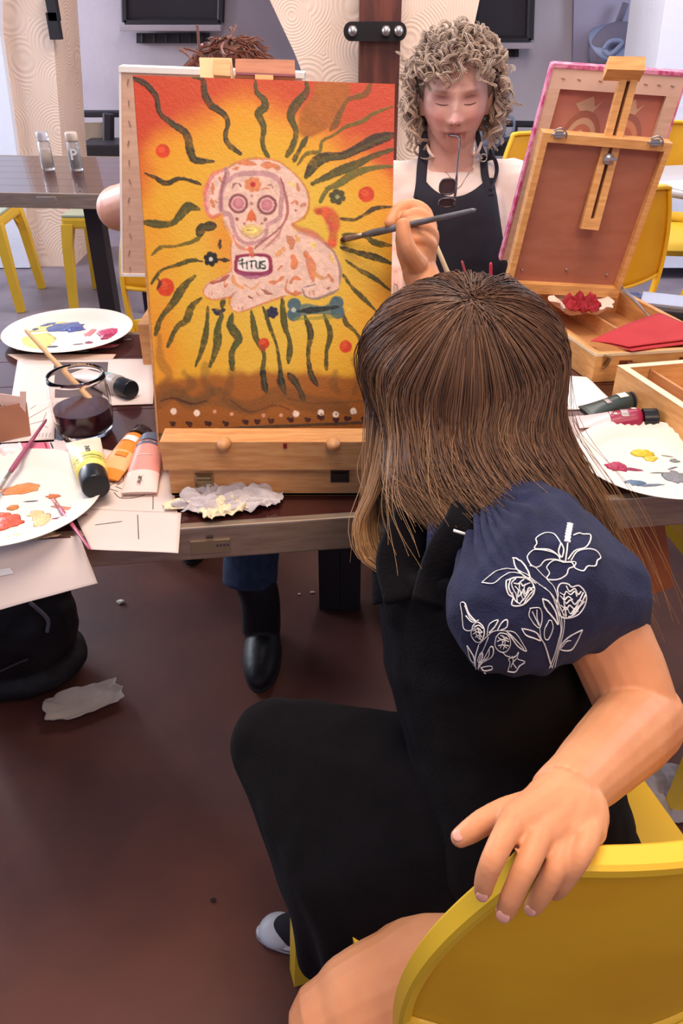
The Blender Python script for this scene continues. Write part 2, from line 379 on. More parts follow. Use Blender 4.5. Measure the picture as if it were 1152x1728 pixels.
# salt and pepper
CLEAR = mat('clear_plastic', (236,232,230), .12, trans=.85, ior=1.3); SALT = mat('salt', (244,226,206), .8)
def shaker(px, pyb, h, r, label, filling, capm, name):
    q = Z(px, pyb, TT); t = thing(name, label, 'shaker', q)
    obj('jar', MB().lathe([(r*.9,.001),(r,.006),(r,h*.72),(r*.82,h*.76),(r*.86,h*.78),(r*.78,h*.78),(r*.74,h*.74),(r*.9,h*.70),(r*.9,.008)], q, 24), CLEAR, t, True)
    obj('filling', MB().lathe([(r*.86,.01),(r*.86,h*.55),(r*.5,h*.57)], q, 24), filling, t, True)
    obj('cap', MB().lathe([(r*.92,h*.78),(r*.96,h*.80),(r*.96,h*.97),(r*.85,h),(r*.2,h)], q, 24), capm, t, True)
    return t, q
shaker(82, 287, .125, .022, 'clear salt shaker with clear lid on the far table', SALT, mat('clear_cap', (226,222,224), .15, trans=.6), 'salt_shaker')
tp, q = shaker(130, 288, .125, .022, 'pepper shaker with tan lid and letter P on the far table', mat('pepper', (48,38,34), .9), mat('tan_cap', (196,176,160), .5), 'pepper_shaker')
obj('letter', text_mb('P', .05, .0005, Matrix.Translation(q+Vector((.004,-.024,.055))) @ Matrix.Rotation(math.pi/2,4,'X'), .0012), WHITE, tp)

# ================================================================== stools and chairs
STSEAT = mat('stool_seat_reflection', (172,176,150), .3, c2=(164,168,140), ns=6)  # yellow seat's grey green reflection painted in as its colour
def make_stool(loc, rz, label):
    t = thing('stool', label, 'stool', loc, rz, 'yellow stools under the far table')
    b = MB(); b.box((0,0,.435), (.34,.34,.012), None, .005); obj('seat_top', b, STSEAT, t, world=False)
    b = MB(); b.box((0,0,.405), (.345,.345,.05), None, .012); obj('seat_frame', b, YEL, t, world=False)
    for sx in (-1,1):
        for sy in (-1,1):
            b = MB(); h = [(sx*.150,sy*.150,.40), (sx*.165,sy*.165,.30), (sx*.185,sy*.185,0.002)]; w = [.052,.042,.034]
            rings = []
            for (x,y,z), k in zip(h, w): rings.append([(x-k/2,y-k/2,z),(x+k/2,y-k/2,z),(x+k/2,y+k/2,z),(x-k/2,y+k/2,z)])
            b.loft(rings); b.add([(sx*.15-.0*sx, sy*.12, .39), (sx*.15, sy*.06, .39), (sx*.155, sy*.14, .33)], [(0,1,2)])
            obj('leg', b, YEL, t, world=False)
    return t
s0 = make_stool(Z(163,520,0)+Vector((.1,.12,0)), -.03, 'yellow stool with painted grey seat reflection standing nearest the painted canvas')
q = Z(10,520,0)+Vector((-.1,.12,0)); copy_thing(s0, q, .05, 'yellow stool with painted grey seat reflection at the left edge, partly cut off')
def chair_parts(t, M=YEL, MBK=YEL2, world=False, big=False):
    """origin on the floor under the seat centre, sitter faces +Y"""
    ns = 48 if big else 28
    def hw(z):                                  # half width of the back at a height
        zt = .832; k = (z-.45)/(zt-.45)
        w = .192+.018*math.sin(min(1,k)*1.7)
        if z > .56: u = (z-.56)/(zt-.56); w *= (1-.29*u**1.9)
        return w
    def pt(s, z, off=0):
        w = hw(z); x = s*w
        y = -.205-.035*(z-.45)/.38 + .055*(s*w/.2)**2 - off
        return Vector((x, y, z))
    def ztop(s): return .826-.0*abs(s)
    def zb(s): return .585-.03*(1-s*s)
    # back panel
    b = MB()
    def fn(u, v):
        s = -1+2*u; z0 = zb(s); z1 = .832-.006*abs(s); return pt(s*.985, z0+(z1-z0)*v)
    b.sheet(fn, ns, ns//2, .007, (0,-1,0)); obj('back_panel', b, MBK, t, True, world)
    # rim around the panel: a broad rounded flange
    loop = []
    for i in range(13): loop.append(pt(-1, .44+(.80-.44)*i/12))
    for i in range(1, 4): loop.append(pt(-1, .80+.03*i/3.0))
    top = []
    for i in range(1, 16): s = -1+2*i/16; top.append(pt(s, .833))
    loop += top
    for i in range(3, 0, -1): loop.append(pt(1, .80+.03*i/3.0))
    for i in range(12, -1, -1): loop.append(pt(1, .44+(.80-.44)*i/12))
    lp = spline(loop, 3)
    # rectangular flange section, 9 mm thick, 30 mm deep front to back
    rings = []
    for i, p in enumerate(lp):
        tg = (lp[min(i+1,len(lp)-1)]-lp[max(0,i-1)]).normalized(); n = Vector((0,1,0)); n = (n-tg*n.dot(tg)).normalized(); w = tg.cross(n)
        a, c = (.0085 if big else .013), .0055; r = .0025
        sec = [(a,c-r),(a-r,c),(-a+r,c),(-a,c-r),(-a,-c+r),(-a+r,-c),(a-r,-c),(a,-c+r)]
        rings.append([p+n*(x-.004)+w*y for x, y in sec])
    b = MB().loft(rings); obj('back_frame', b, M, t, angle=35, world=world)
    # lip under the panel and lower rail
    lip = [pt(-.98+1.96*i/16, zb(-.98+1.96*i/16)) for i in range(17)]
    b = MB().tube(spline(lip,2), .012, 10, flat=.5, up=(0,0,1)); obj('panel_lip', b, M, t, True, world)
    lo = [pt(-.98+1.96*i/16, .485-.012*(1-(-.98+1.96*i/16)**2)) for i in range(17)]
    b = MB(); b.sheet(lambda u,v: pt(-.98+1.96*u, .44+.05*v), 16, 2, .012, (0,-1,0)); obj('lower_rail', b, M, t, True, world)
    b = MB()
    def sf(u, v):
        x = (-1+2*u); y = v; w = .205-.012*(1-v); return Vector((x*w, -.19+.40*y, .452-.012*math.sin(math.pi*u)*math.sin(math.pi*min(1,v*1.1)) - .02*max(0,(v-.9)/.1)**2))
    b.sheet(sf, 16, 16, .02, (0,0,-1)); obj('seat', b, M, t, angle=50, world=world)
    for sx in (-1,1):
        for sy, y0, y1 in ((1,.175,.172), (-1,-.19,-.235)):
            r = []
            for z, k, u in ((.44,.046,0),(.36,.044,.2),(.2,.036,.55),(0.001,.028,1)):
                x = sx*(.183+.03*u); y = y0+(y1-y0)*u
                r.append([(x-k/2,y-k/2,z),(x+k/2,y-k/2,z),(x+k/2,y+k/2,z),(x-k/2,y+k/2,z)])
            obj('leg', MB().loft(r), M, t, world=world, angle=30)
def make_chair(label, loc, rz, group=None, big=False):
    t = thing('dining_chair', label, 'chair', loc, rz, group); chair_parts(t, big=big); return t
CH = Vector((.192,.522,0)); CHR = math.radians(17)
make_chair('yellow plastic chair the painting child sits on, its back in the foreground', CH, CHR, big=True)
g = 'yellow plastic chairs around the tables'
c1 = make_chair('yellow plastic chair behind the two canvases on the left', (-.40,2.0,0), math.pi, g)
copy_thing(c1, (.30,2.08,0), math.pi-.1, 'yellow plastic chair the curly haired person sits on', g)
copy_thing(c1, (.70,2.44,0), .12, 'yellow plastic chair seen from behind in front of the round table, right of the easel', g)
copy_thing(c1, (1.03,2.01,0), -.10, 'yellow plastic chair at the right edge, nearest of those behind the wooden easel', g)
copy_thing(c1, (1.34,3.33,0), math.pi-.1, 'yellow plastic chair beyond the round table at the right', g)
copy_thing(c1, (.80,3.02,0), math.pi+.05, 'yellow plastic chair glimpsed between the curly haired person and the pink edged canvas', g)
# round cafe table with papers
t = thing('round_table', 'round grey table with pale papers on it behind the right easel', 'table', (1.28,2.86,0))
qt = Vector((1.28,2.86,TT))
GT = mat('grey_table_top', (176,172,176), .35)
obj('tabletop', MB().lathe([(.02,-.03),(.25,-.03),(.28,-.02),(.285,-.008),(.275,0),(.01,0)], qt, 64), GT, t, True)
obj('table_leg', MB().lathe([(.2,.002),(.2,.015),(.05,.03),(.03,.08),(.03,.71)], (1.28,2.86,0), 24), DARKMETAL, t, True)
for i, (dx, dy, r) in enumerate(((-.12,-.10,.3), (.05,-.02,-.2))):
    R = Matrix.Rotation(r,3,'Z'); tag(obj('paper_sheet', MB().box(qt+Vector((dx,dy,.002+i*.003)), (.2,.14,.002), R), mat('bluish_paper', (214,220,232), .6)), ['pale sheet on the round grey table, the nearer one','pale sheet on the round grey table, the farther one'][i], 'paper', 'sheets on the round table')
# yellow seat with leg at the lower right, beyond the child's chair
q = D(1120,1420,.5)
t2 = copy_thing(c1, (.80,1.12,0), -3.0, 'yellow plastic chair beyond the child, only a corner and leg showing at right', g)
# ================================================================== the painted canvas (paint laid stroke by stroke into its colour layer)
def srgb(c): return np.array(lin(c))
NU, NV = 520, 700
PX = [(224,127),(666,142),(656,728),(268,738)]     # its corners in the photograph: used for mixing strokes' positions
def homog(src, dst):
    A = []; b = []
    for (x,y),(u,v) in zip(src, dst):
        A += [[x,y,1,0,0,0,-u*x,-u*y],[0,0,0,x,y,1,-v*x,-v*y]]; b += [u,v]
    return np.append(np.linalg.solve(np.array(A,float), np.array(b,float)), 1).reshape(3,3)
Hm = homog(PX, [(0,0),(NU-1,0),(NU-1,NV-1),(0,NV-1)])
def touv(pts):
    p = np.array(pts, float); q = np.c_[p, np.ones(len(p))] @ Hm.T; return q[:, :2]/q[:, 2:]
SA = lambda pts: touv([(200+x/2.304, 100+y/2.304) for x, y in pts])      # stroke coordinates, large sheet
SB = lambda pts: touv([(340+x/4.431, 260+y/4.431) for x, y in pts])      # stroke coordinates, the dog
yy, xx = np.mgrid[0:NV, 0:NU].astype(float)
def fnoise(s, seed):
    r = np.random.RandomState(seed); out = np.zeros((NV, NU)); 
    for o in range(3):
        k = max(2, int(s/2**o)); g = r.rand(NV//k+3, NU//k+3)
        yi = yy/k; xi = xx/k; y0 = yi.astype(int); x0 = xi.astype(int); fy = yi-y0; fx = xi-x0; fy = fy*fy*(3-2*fy); fx = fx*fx*(3-2*fx)
        out += ((g[y0,x0]*(1-fx)+g[y0,x0+1]*fx)*(1-fy)+(g[y0+1,x0]*(1-fx)+g[y0+1,x0+1]*fx)*fy-.5)/2**o
    return out
n1 = fnoise(70, 1); n2 = fnoise(26, 2); n3 = fnoise(9, 3); n4 = fnoise(5, 4)
def sm(a, b, x): t = np.clip((x-a)/(b-a), 0, 1); return t*t*(3-2*t)
U = xx/NU; V = yy/NV
IMG = np.zeros((NV, NU, 3)); RED, ORG, YEL_, YLT = srgb((186,62,34)), srgb((214,126,34)), srgb((214,154,32)), srgb((214,176,62))
BRN = srgb((148,82,24))
def over(col, a):
    global IMG
    IMG = IMG*(1-a[..., None]) + np.asarray(col)*a[..., None]
IMG[:] = YEL_
over(YLT, sm(.55,.15, np.hypot((U-.52)*1.0, (V-.50)*1.15)+n1*.12)*.9)
over(ORG, sm(.38,.5, np.abs(U-.5)+n1*.1)*.35*(V<.95))
over(ORG, sm(.30,.10, V+n1*.05+ .10*np.cos((U-.45)*5))*.8)
over(RED, sm(.19,.07, V+n1*.05+.16*np.exp(-((U-.45)/.32)**2)-.07)*.95)
over(RED, sm(.16,.02, U+V*.55+n1*.05-.07)*.9)
over(RED, sm(.14,.03, (1-U)+V*.7+n1*.05-.10)*.85)
over(ORG, np.exp(-(((U-.33)/.09)**2+((V-.42)/.16)**2))*.75)
over(ORG, np.exp(-(((U-.06)/.05)**2+((V-.72)/.2)**2))*.55)
over(BRN, sm(.795,.825, V+.03*np.sin(U*3.4)-.028+n2*.012)*.95)
over(srgb((120,66,22)), sm(.80,1, V)*.25)
over(YLT, np.exp(-(((U-.5)/.4)**2+((V-.80)/.02)**2))*.18)
def stroke(pts, w, col, a=1., taper=.55, rough=1.6, conv=SA, soft=1.3, dirty=None):
    P = conv(pts); k = (2.304 if conv is SA else 4.431); w = w/k*NU/442
    S = spline([(p[0], p[1], 0) for p in P], 8) if len(P) > 2 else [Vector((p[0],p[1],0)) for p in P]
    S = np.array([(s.x, s.y) for s in S]); m = w+8
    x0, x1 = int(max(0, S[:,0].min()-m)), int(min(NU, S[:,0].max()+m)); y0, y1 = int(max(0, S[:,1].min()-m)), int(min(NV, S[:,1].max()+m))
    if x1 <= x0 or y1 <= y0: return
    X = xx[y0:y1, x0:x1]; Y = yy[y0:y1, x0:x1]; best = np.full(X.shape, 1e9); n = len(S)-1
    for i in range(n):
        a0, b0 = S[i], S[i+1]; d = b0-a0; L2 = (d**2).sum()+1e-9
        t = np.clip(((X-a0[0])*d[0]+(Y-a0[1])*d[1])/L2, 0, 1); q = (i+t)/n
        wl = w/2*(1-taper*np.abs(2*q-1)**5)*(1+.25*np.sin(q*9+S[0][0]))
        best = np.minimum(best, np.hypot(X-a0[0]-t*d[0], Y-a0[1]-t*d[1])-wl)
    best += n4[y0:y1, x0:x1]*rough
    al = np.clip(.5-best/soft, 0, 1)*a*(1+.25*np.clip(n3[y0:y1, x0:x1], -1, 0)*2)
    c = srgb(col); cc = c*(1+.5*n3[y0:y1, x0:x1, None])
    IMG[y0:y1, x0:x1] = IMG[y0:y1, x0:x1]*(1-al[..., None]) + cc*al[..., None]
def poly(pts, col, a=1., conv=SA, soft=2.5, jitter=3., closed_spline=True):
    P = conv(pts); S = P
    if closed_spline: S = spline([(p[0],p[1],0) for p in list(P)+[P[0]]], 5); S = np.array([(s.x, s.y) for s in S[:-1]])
    x0, x1 = int(max(0, S[:,0].min()-4)), int(min(NU, S[:,0].max()+4)); y0, y1 = int(max(0, S[:,1].min()-4)), int(min(NV, S[:,1].max()+4))
    X = xx[y0:y1, x0:x1]+n4[y0:y1, x0:x1]*jitter*.4; Y = yy[y0:y1, x0:x1]+n3[y0:y1, x0:x1]*jitter*.4
    ins = np.zeros(X.shape, bool); dist = np.full(X.shape, 1e9)
    for i in range(len(S)):
        a0, b0 = S[i], S[(i+1) % len(S)]
        ins ^= ((a0[1] > Y) != (b0[1] > Y)) & (X < (b0[0]-a0[0])*(Y-a0[1])/(b0[1]-a0[1]+1e-12)+a0[0])
        d = b0-a0; t = np.clip(((X-a0[0])*d[0]+(Y-a0[1])*d[1])/((d**2).sum()+1e-9), 0, 1); dist = np.minimum(dist, np.hypot(X-a0[0]-t*d[0], Y-a0[1]-t*d[1]))
    sd = np.where(ins, -dist, dist); al = np.clip(.5-sd/soft, 0, 1)*a
    IMG[y0:y1, x0:x1] = IMG[y0:y1, x0:x1]*(1-al[..., None]) + srgb(col)*(1+.25*n3[y0:y1, x0:x1, None])*al[..., None]
def disc(c, r, col, a=1., conv=SA, sx=1., soft=2.5): poly([(c[0]+r*sx*math.cos(t*math.pi/6), c[1]+r*math.sin(t*math.pi/6)) for t in range(12)], col, a, conv, soft)
DG, BK, OL = (58,58,22), (38,34,24), (96,84,26)
# the brown patch and the long wavy rays
poly([(775,90),(900,95),(890,170),(862,245),(800,290),(738,318),(708,280),(722,200),(760,150)], (160,88,24), .92, soft=8)
for pts, w, col in [
 ([(60,75),(110,100),(150,150),(165,215),(215,260),(270,300),(285,360),(300,400),(340,410),(380,410)],25,BK),
 ([(295,70),(335,80),(345,140),(370,185),(420,220),(435,260),(425,310),(440,345),(485,380)],22,BK),
 ([(543,80),(548,130),(575,160),(580,190),(555,220),(575,270),(570,330),(580,370),(595,395)],24,DG),
 ([(740,85),(740,130),(700,180),(680,230),(700,290),(690,340),(665,390)],27,DG),
 ([(985,95),(960,140),(900,160),(870,210),(850,260),(830,285)],20,(110,72,24)),
 ([(745,310),(715,360),(690,410)],18,DG),
 ([(1065,188),(990,220),(950,250),(890,270),(850,300),(800,330),(790,370),(740,380),(705,425)],13,OL),
 ([(1075,300),(1010,320),(950,350),(880,385),(820,392),(775,415),(738,470)],36,BK),
 ([(1068,360),(1000,385),(930,420),(860,450),(800,480),(760,500)],27,DG),
 ([(1068,428),(990,435),(920,460),(860,500),(820,520),(792,570)],24,(92,88,32)),
 ([(1068,588),(1000,595),(960,620),(920,640),(868,636)],14,BK),
 ([(1065,742),(1000,730),(960,705),(880,700)],20,DG),
 ([(1062,812),(1010,790),(940,770),(872,750)],22,BK),
 ([(1060,918),(1000,870),(940,835),(890,800)],16,DG),
 ([(1005,995),(950,940),(910,900),(880,855)],16,DG),
 ([(955,1135),(930,1080),(890,1040),(880,1005)],17,DG),
 ([(105,458),(150,478),(190,498),(240,480),(280,485),(328,502)],16,BK),
 ([(100,652),(160,660),(215,655),(250,620),(280,590),(322,600)],28,DG),
 ([(132,780),(170,750),(230,745),(300,725),(335,700)],13,OL),
 ([(318,700),(335,672),(350,668),(385,665)],30,BK),
 ([(130,890),(170,840),(230,820),(290,800),(335,805)],14,DG),
 ([(398,797),(440,800)],14,BK),
 ([(145,1085),(170,1020),(220,960),(260,900),(305,860)],26,DG),
 ([(195,1130),(230,1060),(270,1030),(290,980),(330,945)],24,DG),
 ([(305,1205),(335,1130),(350,1060),(355,980)],21,DG),
 ([(362,1205),(390,1130),(395,1060),(412,1010)],28,(52,62,28)),
 ([(410,990),(420,930)],18,DG),
 ([(450,1215),(450,1150),(475,1100),(445,1050),(452,1005)],30,(48,62,30)),
 ([(585,1300),(570,1220),(575,1160),(545,1100),(535,1050),(525,995)],22,(66,66,24)),
 ([(660,1310),(640,1230),(625,1130),(600,1060),(572,980)],15,DG),
 ([(670,1190),(675,1110),(655,1050),(645,940)],22,DG),
 ([(728,1330),(700,1270),(668,1232)],26,BK),
 ([(655,1305),(640,1260),(636,1220)],26,BK),
 ([(582,1300),(572,1255),(570,1225)],24,BK),
 ([(780,1275),(755,1230),(745,1150),(755,1080),(732,1010)],22,BK),
 ([(815,1215),(815,1150),(830,1080),(805,1005)],20,DG),
 ([(405,720),(402,755)],14,BK)]:
    stroke(pts, w*1.08, col, .95)
    if w > 20: stroke([(x+3,y+4) for x, y in pts], w*.4, (92,92,44), .35)
for pts in [[(150,1340),(220,1300),(290,1345),(380,1300),(470,1350),(560,1350),(640,1310),(760,1345),(850,1350),(905,1372)]]:
    stroke(pts, 60, (96,62,26), .5, .2, soft=8)
for pts in [[(165,1330),(220,1305),(300,1340),(400,1292)],[(240,1330),(330,1340),(430,1345),(520,1378)],[(345,1200),(340,1260),(370,1300)],[(450,1215),(440,1270),(420,1320)],[(260,1230),(290,1270),(260,1300)],[(160,1090),(165,1180),(200,1240),(165,1280)],[(915,1180),(940,1240),(920,1300)],[(850,1225),(840,1270),(860,1300)]]:
    stroke(pts, 34, (92,66,28), .45, .3, soft=7)
stroke([(165,1335),(215,1325),(290,1345),(350,1335)], 9, (60,26,16), .8); stroke([(440,1330),(520,1375),(620,1350),(700,1380)], 6, (70,36,18), .6)
stroke([(640,1315),(740,1340),(850,1340),(1000,1330)], 10, (96,60,30), .5)
for c, r in (((177,370),29),((967,540),31),((187,905),35),((575,1118),21),((888,1130),24)): disc(c, r, (196,58,22)); disc((c[0]-5,c[1]-6), r*.45, (216,88,44), .6)
disc((570,1135), 12, (150,60,24))
stroke([(155,870),(165,890),(150,915)], 12, BK, .8)
def flower(c, r, col, mid):
    for k in range(6): a = k*1.047+.3; disc((c[0]+r*.6*math.cos(a), c[1]+r*.6*math.sin(a)), r*.42, col)
    disc(c, r*.5, col); disc(c, r*.26, mid)
flower((368,795),30,(30,30,24),(210,205,190)); flower((857,550),32,(72,66,34),(150,150,100))
flower((608,1000),24,(36,34,60),(36,34,60)); stroke([(375,990),(397,1000),(420,990)], 22, (44,40,52))
# the bone
poly([(690,985),(735,965),(800,975),(840,955),(870,960),(875,985),(880,1005),(855,1012),(790,1005),(730,1012),(700,1025),(675,1010)], (96,112,98), .95)
for c in ((692,970),(690,1008),(855,962),(858,998)): disc(c, 26, (74,96,100)); 
stroke([(705,995),(770,990),(860,978)], 22, (36,42,42)); disc((690,990), 9, (170,180,170)); stroke([(690,1025),(770,1022),(870,1012)], 14, (110,118,54), .6)
stroke([(893,965),(903,985),(890,1005)], 8, (210,170,60), .8)
# the dog
PINK = (222,182,162)
body = [(80,190),(200,130),(330,72),(480,60),(600,85),(720,180),(800,290),(818,400),(780,500),(700,560),(720,600),(860,640),(960,720),(1030,850),(1045,1000),(1000,1060),(860,1110),(780,1090),(640,1090),(480,1150),(300,1210),(235,1170),(240,1100),(100,1120),(30,1070),(60,1000),(150,960),(235,900),(240,720),(250,680),(190,560),(170,480),(90,500),(40,440),(40,330)]
poly(body, PINK, 1, SB, 4)
B = lambda pts, w, col, a=.95, **k: stroke(pts, w, col, a, conv=SB, **k)
ORD, MV, DM = (196,104,50), (156,100,104), (118,44,56)
B([(200,140),(330,72),(480,58),(600,85),(720,180),(800,290),(822,400),(790,500),(700,555)], 18, (190,112,56), .8, taper=.3)
B([(200,140),(100,190),(45,330),(50,440),(95,505),(165,480)], 26, (200,92,84), .7, taper=.3); B([(60,250),(50,350),(60,440)], 50, (204,96,96), .5, soft=6)
B([(700,560),(760,600),(880,650),(960,720)], 46, (186,84,80), .75, soft=6); B([(940,700),(1010,780),(1048,900),(1045,1010)], 22, (140,112,120), .8, taper=.4)
B([(200,140),(210,190),(165,330),(170,460),(230,490),(250,560),(290,660),(360,700),(440,690),(500,640),(520,560),(600,510),(615,400),(620,270),(550,190),(430,170),(300,180),(215,230)], 34, (176,124,128), .85, taper=.1)
B([(200,170),(165,330),(165,460)], 22, (146,84,92), .8); B([(610,200),(650,350),(660,480),(600,590),(450,710),(420,740)], 20, (150,72,76), .85, taper=.4)
B([(630,540),(590,640),(480,750)], 16, (178,110,100), .8); B([(250,640),(290,720),(380,760)], 24, (198,104,70), .7)
B([(170,480),(180,540),(240,640)], 26, (206,140,76), .7, taper=.4)
for c in ((295,402),(510,412)):
    disc(c, 76, DM, .9, SB); disc(c, 55, (214,166,160), 1, SB); disc(c, 44, (190,116,122), 1, SB); disc((c[0]+4,c[1]-4), 24, (200,134,136), .6, SB)
poly([(395,440),(425,490),(430,540),(405,530),(395,545),(375,530),(355,540),(365,485)], (204,104,60), 1, SB)
poly([(320,575),(380,560),(460,575),(480,610),(440,650),(370,655),(320,630)], (208,176,92), .8, SB, 6); B([(340,605),(385,590),(430,605),(380,618),(345,605)], 12, (228,206,110), .9); B([(355,604),(410,602)], 6, (140,110,60), .9)
B([(280,560),(320,620),(400,665),(480,620),(510,550)], 14, (190,140,120), .7)
for k in range(7): a = k*.9; disc((405+44*math.cos(a), 257+40*math.sin(a)), 22, (212,124,70), .95, SB)
disc((405,257), 22, (176,40,36), 1, SB); 
B([(250,290),(265,255),(300,250),(318,275)], 13, (140,84,80)); B([(555,285),(540,260),(510,262)], 13, (170,110,90)); B([(470,300),(500,285),(530,290)],14,(210,120,70))
for c in ((397,345),(395,400),(285,520),(498,524),(470,552),(340,555),(722,455)): disc(c, 11, (150,90,84), .8, SB)
disc((285,520),15,(150,84,80),.8,SB); disc((498,522),16,(140,84,80),.8,SB)
# tag with the name
poly([(275,790),(400,778),(520,785),(550,850),(535,930),(400,945),(280,930),(262,860)], (140,44,70), 1, SB); B([(290,920),(400,950),(520,930)], 36, (150,70,110), .8)
poly([(305,810),(400,800),(500,808),(520,850),(508,905),(400,912),(300,900),(290,850)], (232,212,204), 1, SB)
B([(380,730),(400,800)], 44, (206,100,60), .9)
IK = (50,66,56)
for l in [[(300,835),(330,825)],[(325,820),(322,855),(330,888)],[(305,855),(345,850)],[(358,835),(360,890)],[(375,838),(420,832)],[(392,836),(394,890)],[(428,838),(430,880),(450,888),(458,840)],[(455,840),(458,888)],[(495,835),(468,842),(472,860),(495,868),(492,888),(464,888)]]:
    B(l, 13, IK, 1, taper=.1, rough=.4)
# orange marks
for l, w, c in [([(300,100),(360,90),(430,105)],34,ORD),([(470,110),(540,110),(600,130)],44,ORD),([(255,140),(300,125)],22,ORD),([(150,200),(165,230)],22,ORD),([(100,250),(105,330)],28,ORD),([(90,370),(110,430)],26,ORD),([(120,380),(140,400)],16,(180,120,60)),([(670,240),(700,255),(690,270)],24,(222,196,96)),([(735,250),(745,310)],26,ORD),([(690,400),(720,385),(740,410)],18,ORD),([(760,420),(800,405)],26,ORD),
 ([(660,650),(690,690),(690,740)],52,ORD),([(720,640),(750,690)],34,(206,150,84)),([(580,800),(610,760),(640,740)],34,(206,140,84)),([(700,800),(715,840),(700,890)],50,ORD),([(790,770),(830,850),(850,980)],60,(208,112,60)),([(590,900),(625,865)],14,ORD),([(520,990),(580,990),(630,950)],24,ORD),([(680,1000),(710,960),(760,970)],26,ORD),([(660,970),(650,1050),(720,1085)],16,ORD),([(690,1080),(760,1070)],36,ORD),([(860,870),(870,930),(920,960),(960,950)],24,(206,140,70)),([(960,930),(1000,990)],26,ORD),
 ([(840,690),(850,725),(870,705)],26,(226,196,100)),([(970,780),(1000,850)],24,(222,180,90)),([(80,995),(150,985),(225,940)],26,(150,52,40)),([(190,990),(190,1030),(215,1000)],12,ORD),([(470,1045),(510,1070),(550,1080)],24,(140,60,40)),([(365,1095),(400,1110)],18,(130,50,40)),([(430,1070),(450,1090)],16,(190,120,60)),([(330,1005),(400,1040),(460,990)],16,(206,150,100)),([(250,940),(270,1000),(330,1040)],30,(206,140,80)),([(950,1040),(975,1030)],16,(150,80,60)),([(780,770),(800,800)],14,ORD)]:
    B(l, w, c, .85)
B([(240,690),(235,800),(240,900),(150,960),(60,1010),(30,1070),(90,1120),(240,1105)], 14, (196,112,70), .7, taper=.2); B([(280,1060),(230,1110),(235,1170),(300,1212),(480,1150),(640,1095)], 14, (190,108,70), .75, taper=.2)
B([(770,1040),(800,1100),(880,1112),(1000,1065),(1040,1040)], 18, (120,104,110), .8); B([(780,1030),(870,1005)], 12, (120,104,110), .8)
for x in (70,90,290,320,820,850): B([(x,1060 if x < 200 else (1165 if x < 500 else 1050)),(x+6,1100 if x < 200 else (1195 if x < 500 else 1085))], 8, (186,104,70), .8)
B([(880,455),(950,470),(1000,540),(1000,620),(990,700)], 88, (200,74,44), .95, taper=.25, soft=6); B([(960,520),(985,620)], 44, (170,60,70), .5, soft=10)
B([(885,455),(905,470)], 50, (186,52,34), .8); B([(340,720),(560,700),(620,600)], 10, (186,120,110), .5)
# dots along the foot
for x, y in ((217,1373),(310,1380),(380,1373),(448,1383),(572,1387),(640,1387),(698,1382),(793,1378),(850,1384),(917,1372),(980,1372)):
    disc((x,y), 12 if x in (217,310,698,793,850,917,980) else 7, (232,206,184) if x not in (380,572,640,448) else (214,150,120), 1)
for x, y in ((212,1416),(278,1418),(353,1418),(423,1416),(500,1410),(547,1408),(600,1405),(675,1402),(742,1402),(792,1395),(850,1402),(895,1398),(960,1402)): stroke([(x-9,y-4),(x+2,y+4),(x+10,y-2)], 17, (58,22,18))
for x in (793,850,917,980): disc((x+2, 1384), 4, (110,60,50), .8)
stroke([(140,1462),(300,1452),(600,1430),(1000,1412)], 16, (52,46,34), .85, .1)
over(srgb((90,40,20)), sm(.006,0, U)*.4)
# ------------------------------------------------------------------ canvas in space
def frame4(TL, TR, BR, BL):
    TL, TR, BR, BL = map(Vector, (TL, TR, BR, BL))
    n = (TR-TL).cross(BL-TL).normalized()
    if n.y > 0: n = -n
    def f(u, v, w=0): return (TL*(1-u)+TR*u)*(1-v)+(BL*(1-u)+BR*u)*v + n*w
    return f, n
fc, nc = frame4(C(224,127,.893), C(666,142,.893), C(656,728,.965), C(268,738,.965))
def quadbox(mb, f, u0, v0, u1, v1, w0, w1, nu=1, nv=1):
    vs = [f(u,v,w) for w in (w0,w1) for u,v in ((u0,v0),(u1,v0),(u1,v1),(u0,v1))]
    return mb.add(vs, [(0,1,2,3),(7,6,5,4),(0,4,5,1),(1,5,6,2),(2,6,7,3),(3,7,4,0)])
PAINT = mat('acrylic_paint', (200,140,40), .42, attr='Col', bump=.18, bs=700, spec=.4)
PAINT.node_tree.nodes['Principled BSDF'].inputs['Roughness'].default_value = .45
t = thing('painted_canvas', 'painted canvas of a white sugar skull dog with wavy dark rays on yellow', 'painting', fc(.5,1,-.01))
quad = MB(); quadbox(quad, fc, 0,0,1,1,-.018,-.0006); obj('canvas_body', quad, CANVASW, t)
lum = IMG.mean(2); relief = (n4*.00012 + n3*.0001 - np.clip(.18-lum,0,.2)*-.001)
TLv, TRv, BRv, BLv = [np.array(fc(*q)) for q in ((0,0),(1,0),(1,1),(0,1))]
u_ = (xx/(NU-1))[..., None]; v_ = (yy/(NV-1))[..., None]
G = (TLv*(1-u_)+TRv*u_)*(1-v_)+(BLv*(1-u_)+BRv*u_)*v_ + np.array(nc)*(.0004+relief[..., None])
idx = np.arange(NU*NV).reshape(NV, NU); Q = np.stack([idx[:-1,:-1], idx[1:,:-1], idx[1:,1:], idx[:-1,1:]], -1).reshape(-1,4)
me = fastmesh('painted_surface', G.reshape(-1,3), Q); ca = me.color_attributes.new('Col','FLOAT_COLOR','POINT')
cc = np.ones((NV*NU,4), np.float32); cc[:, :3] = np.clip(IMG,0,1).reshape(-1,3); ca.data.foreach_set('color', cc.ravel())
o = bpy.data.objects.new('painted_surface', me); me.materials.append(PAINT); link(o, t)
for a, b_ in (((0,0),(0,1)),): pass
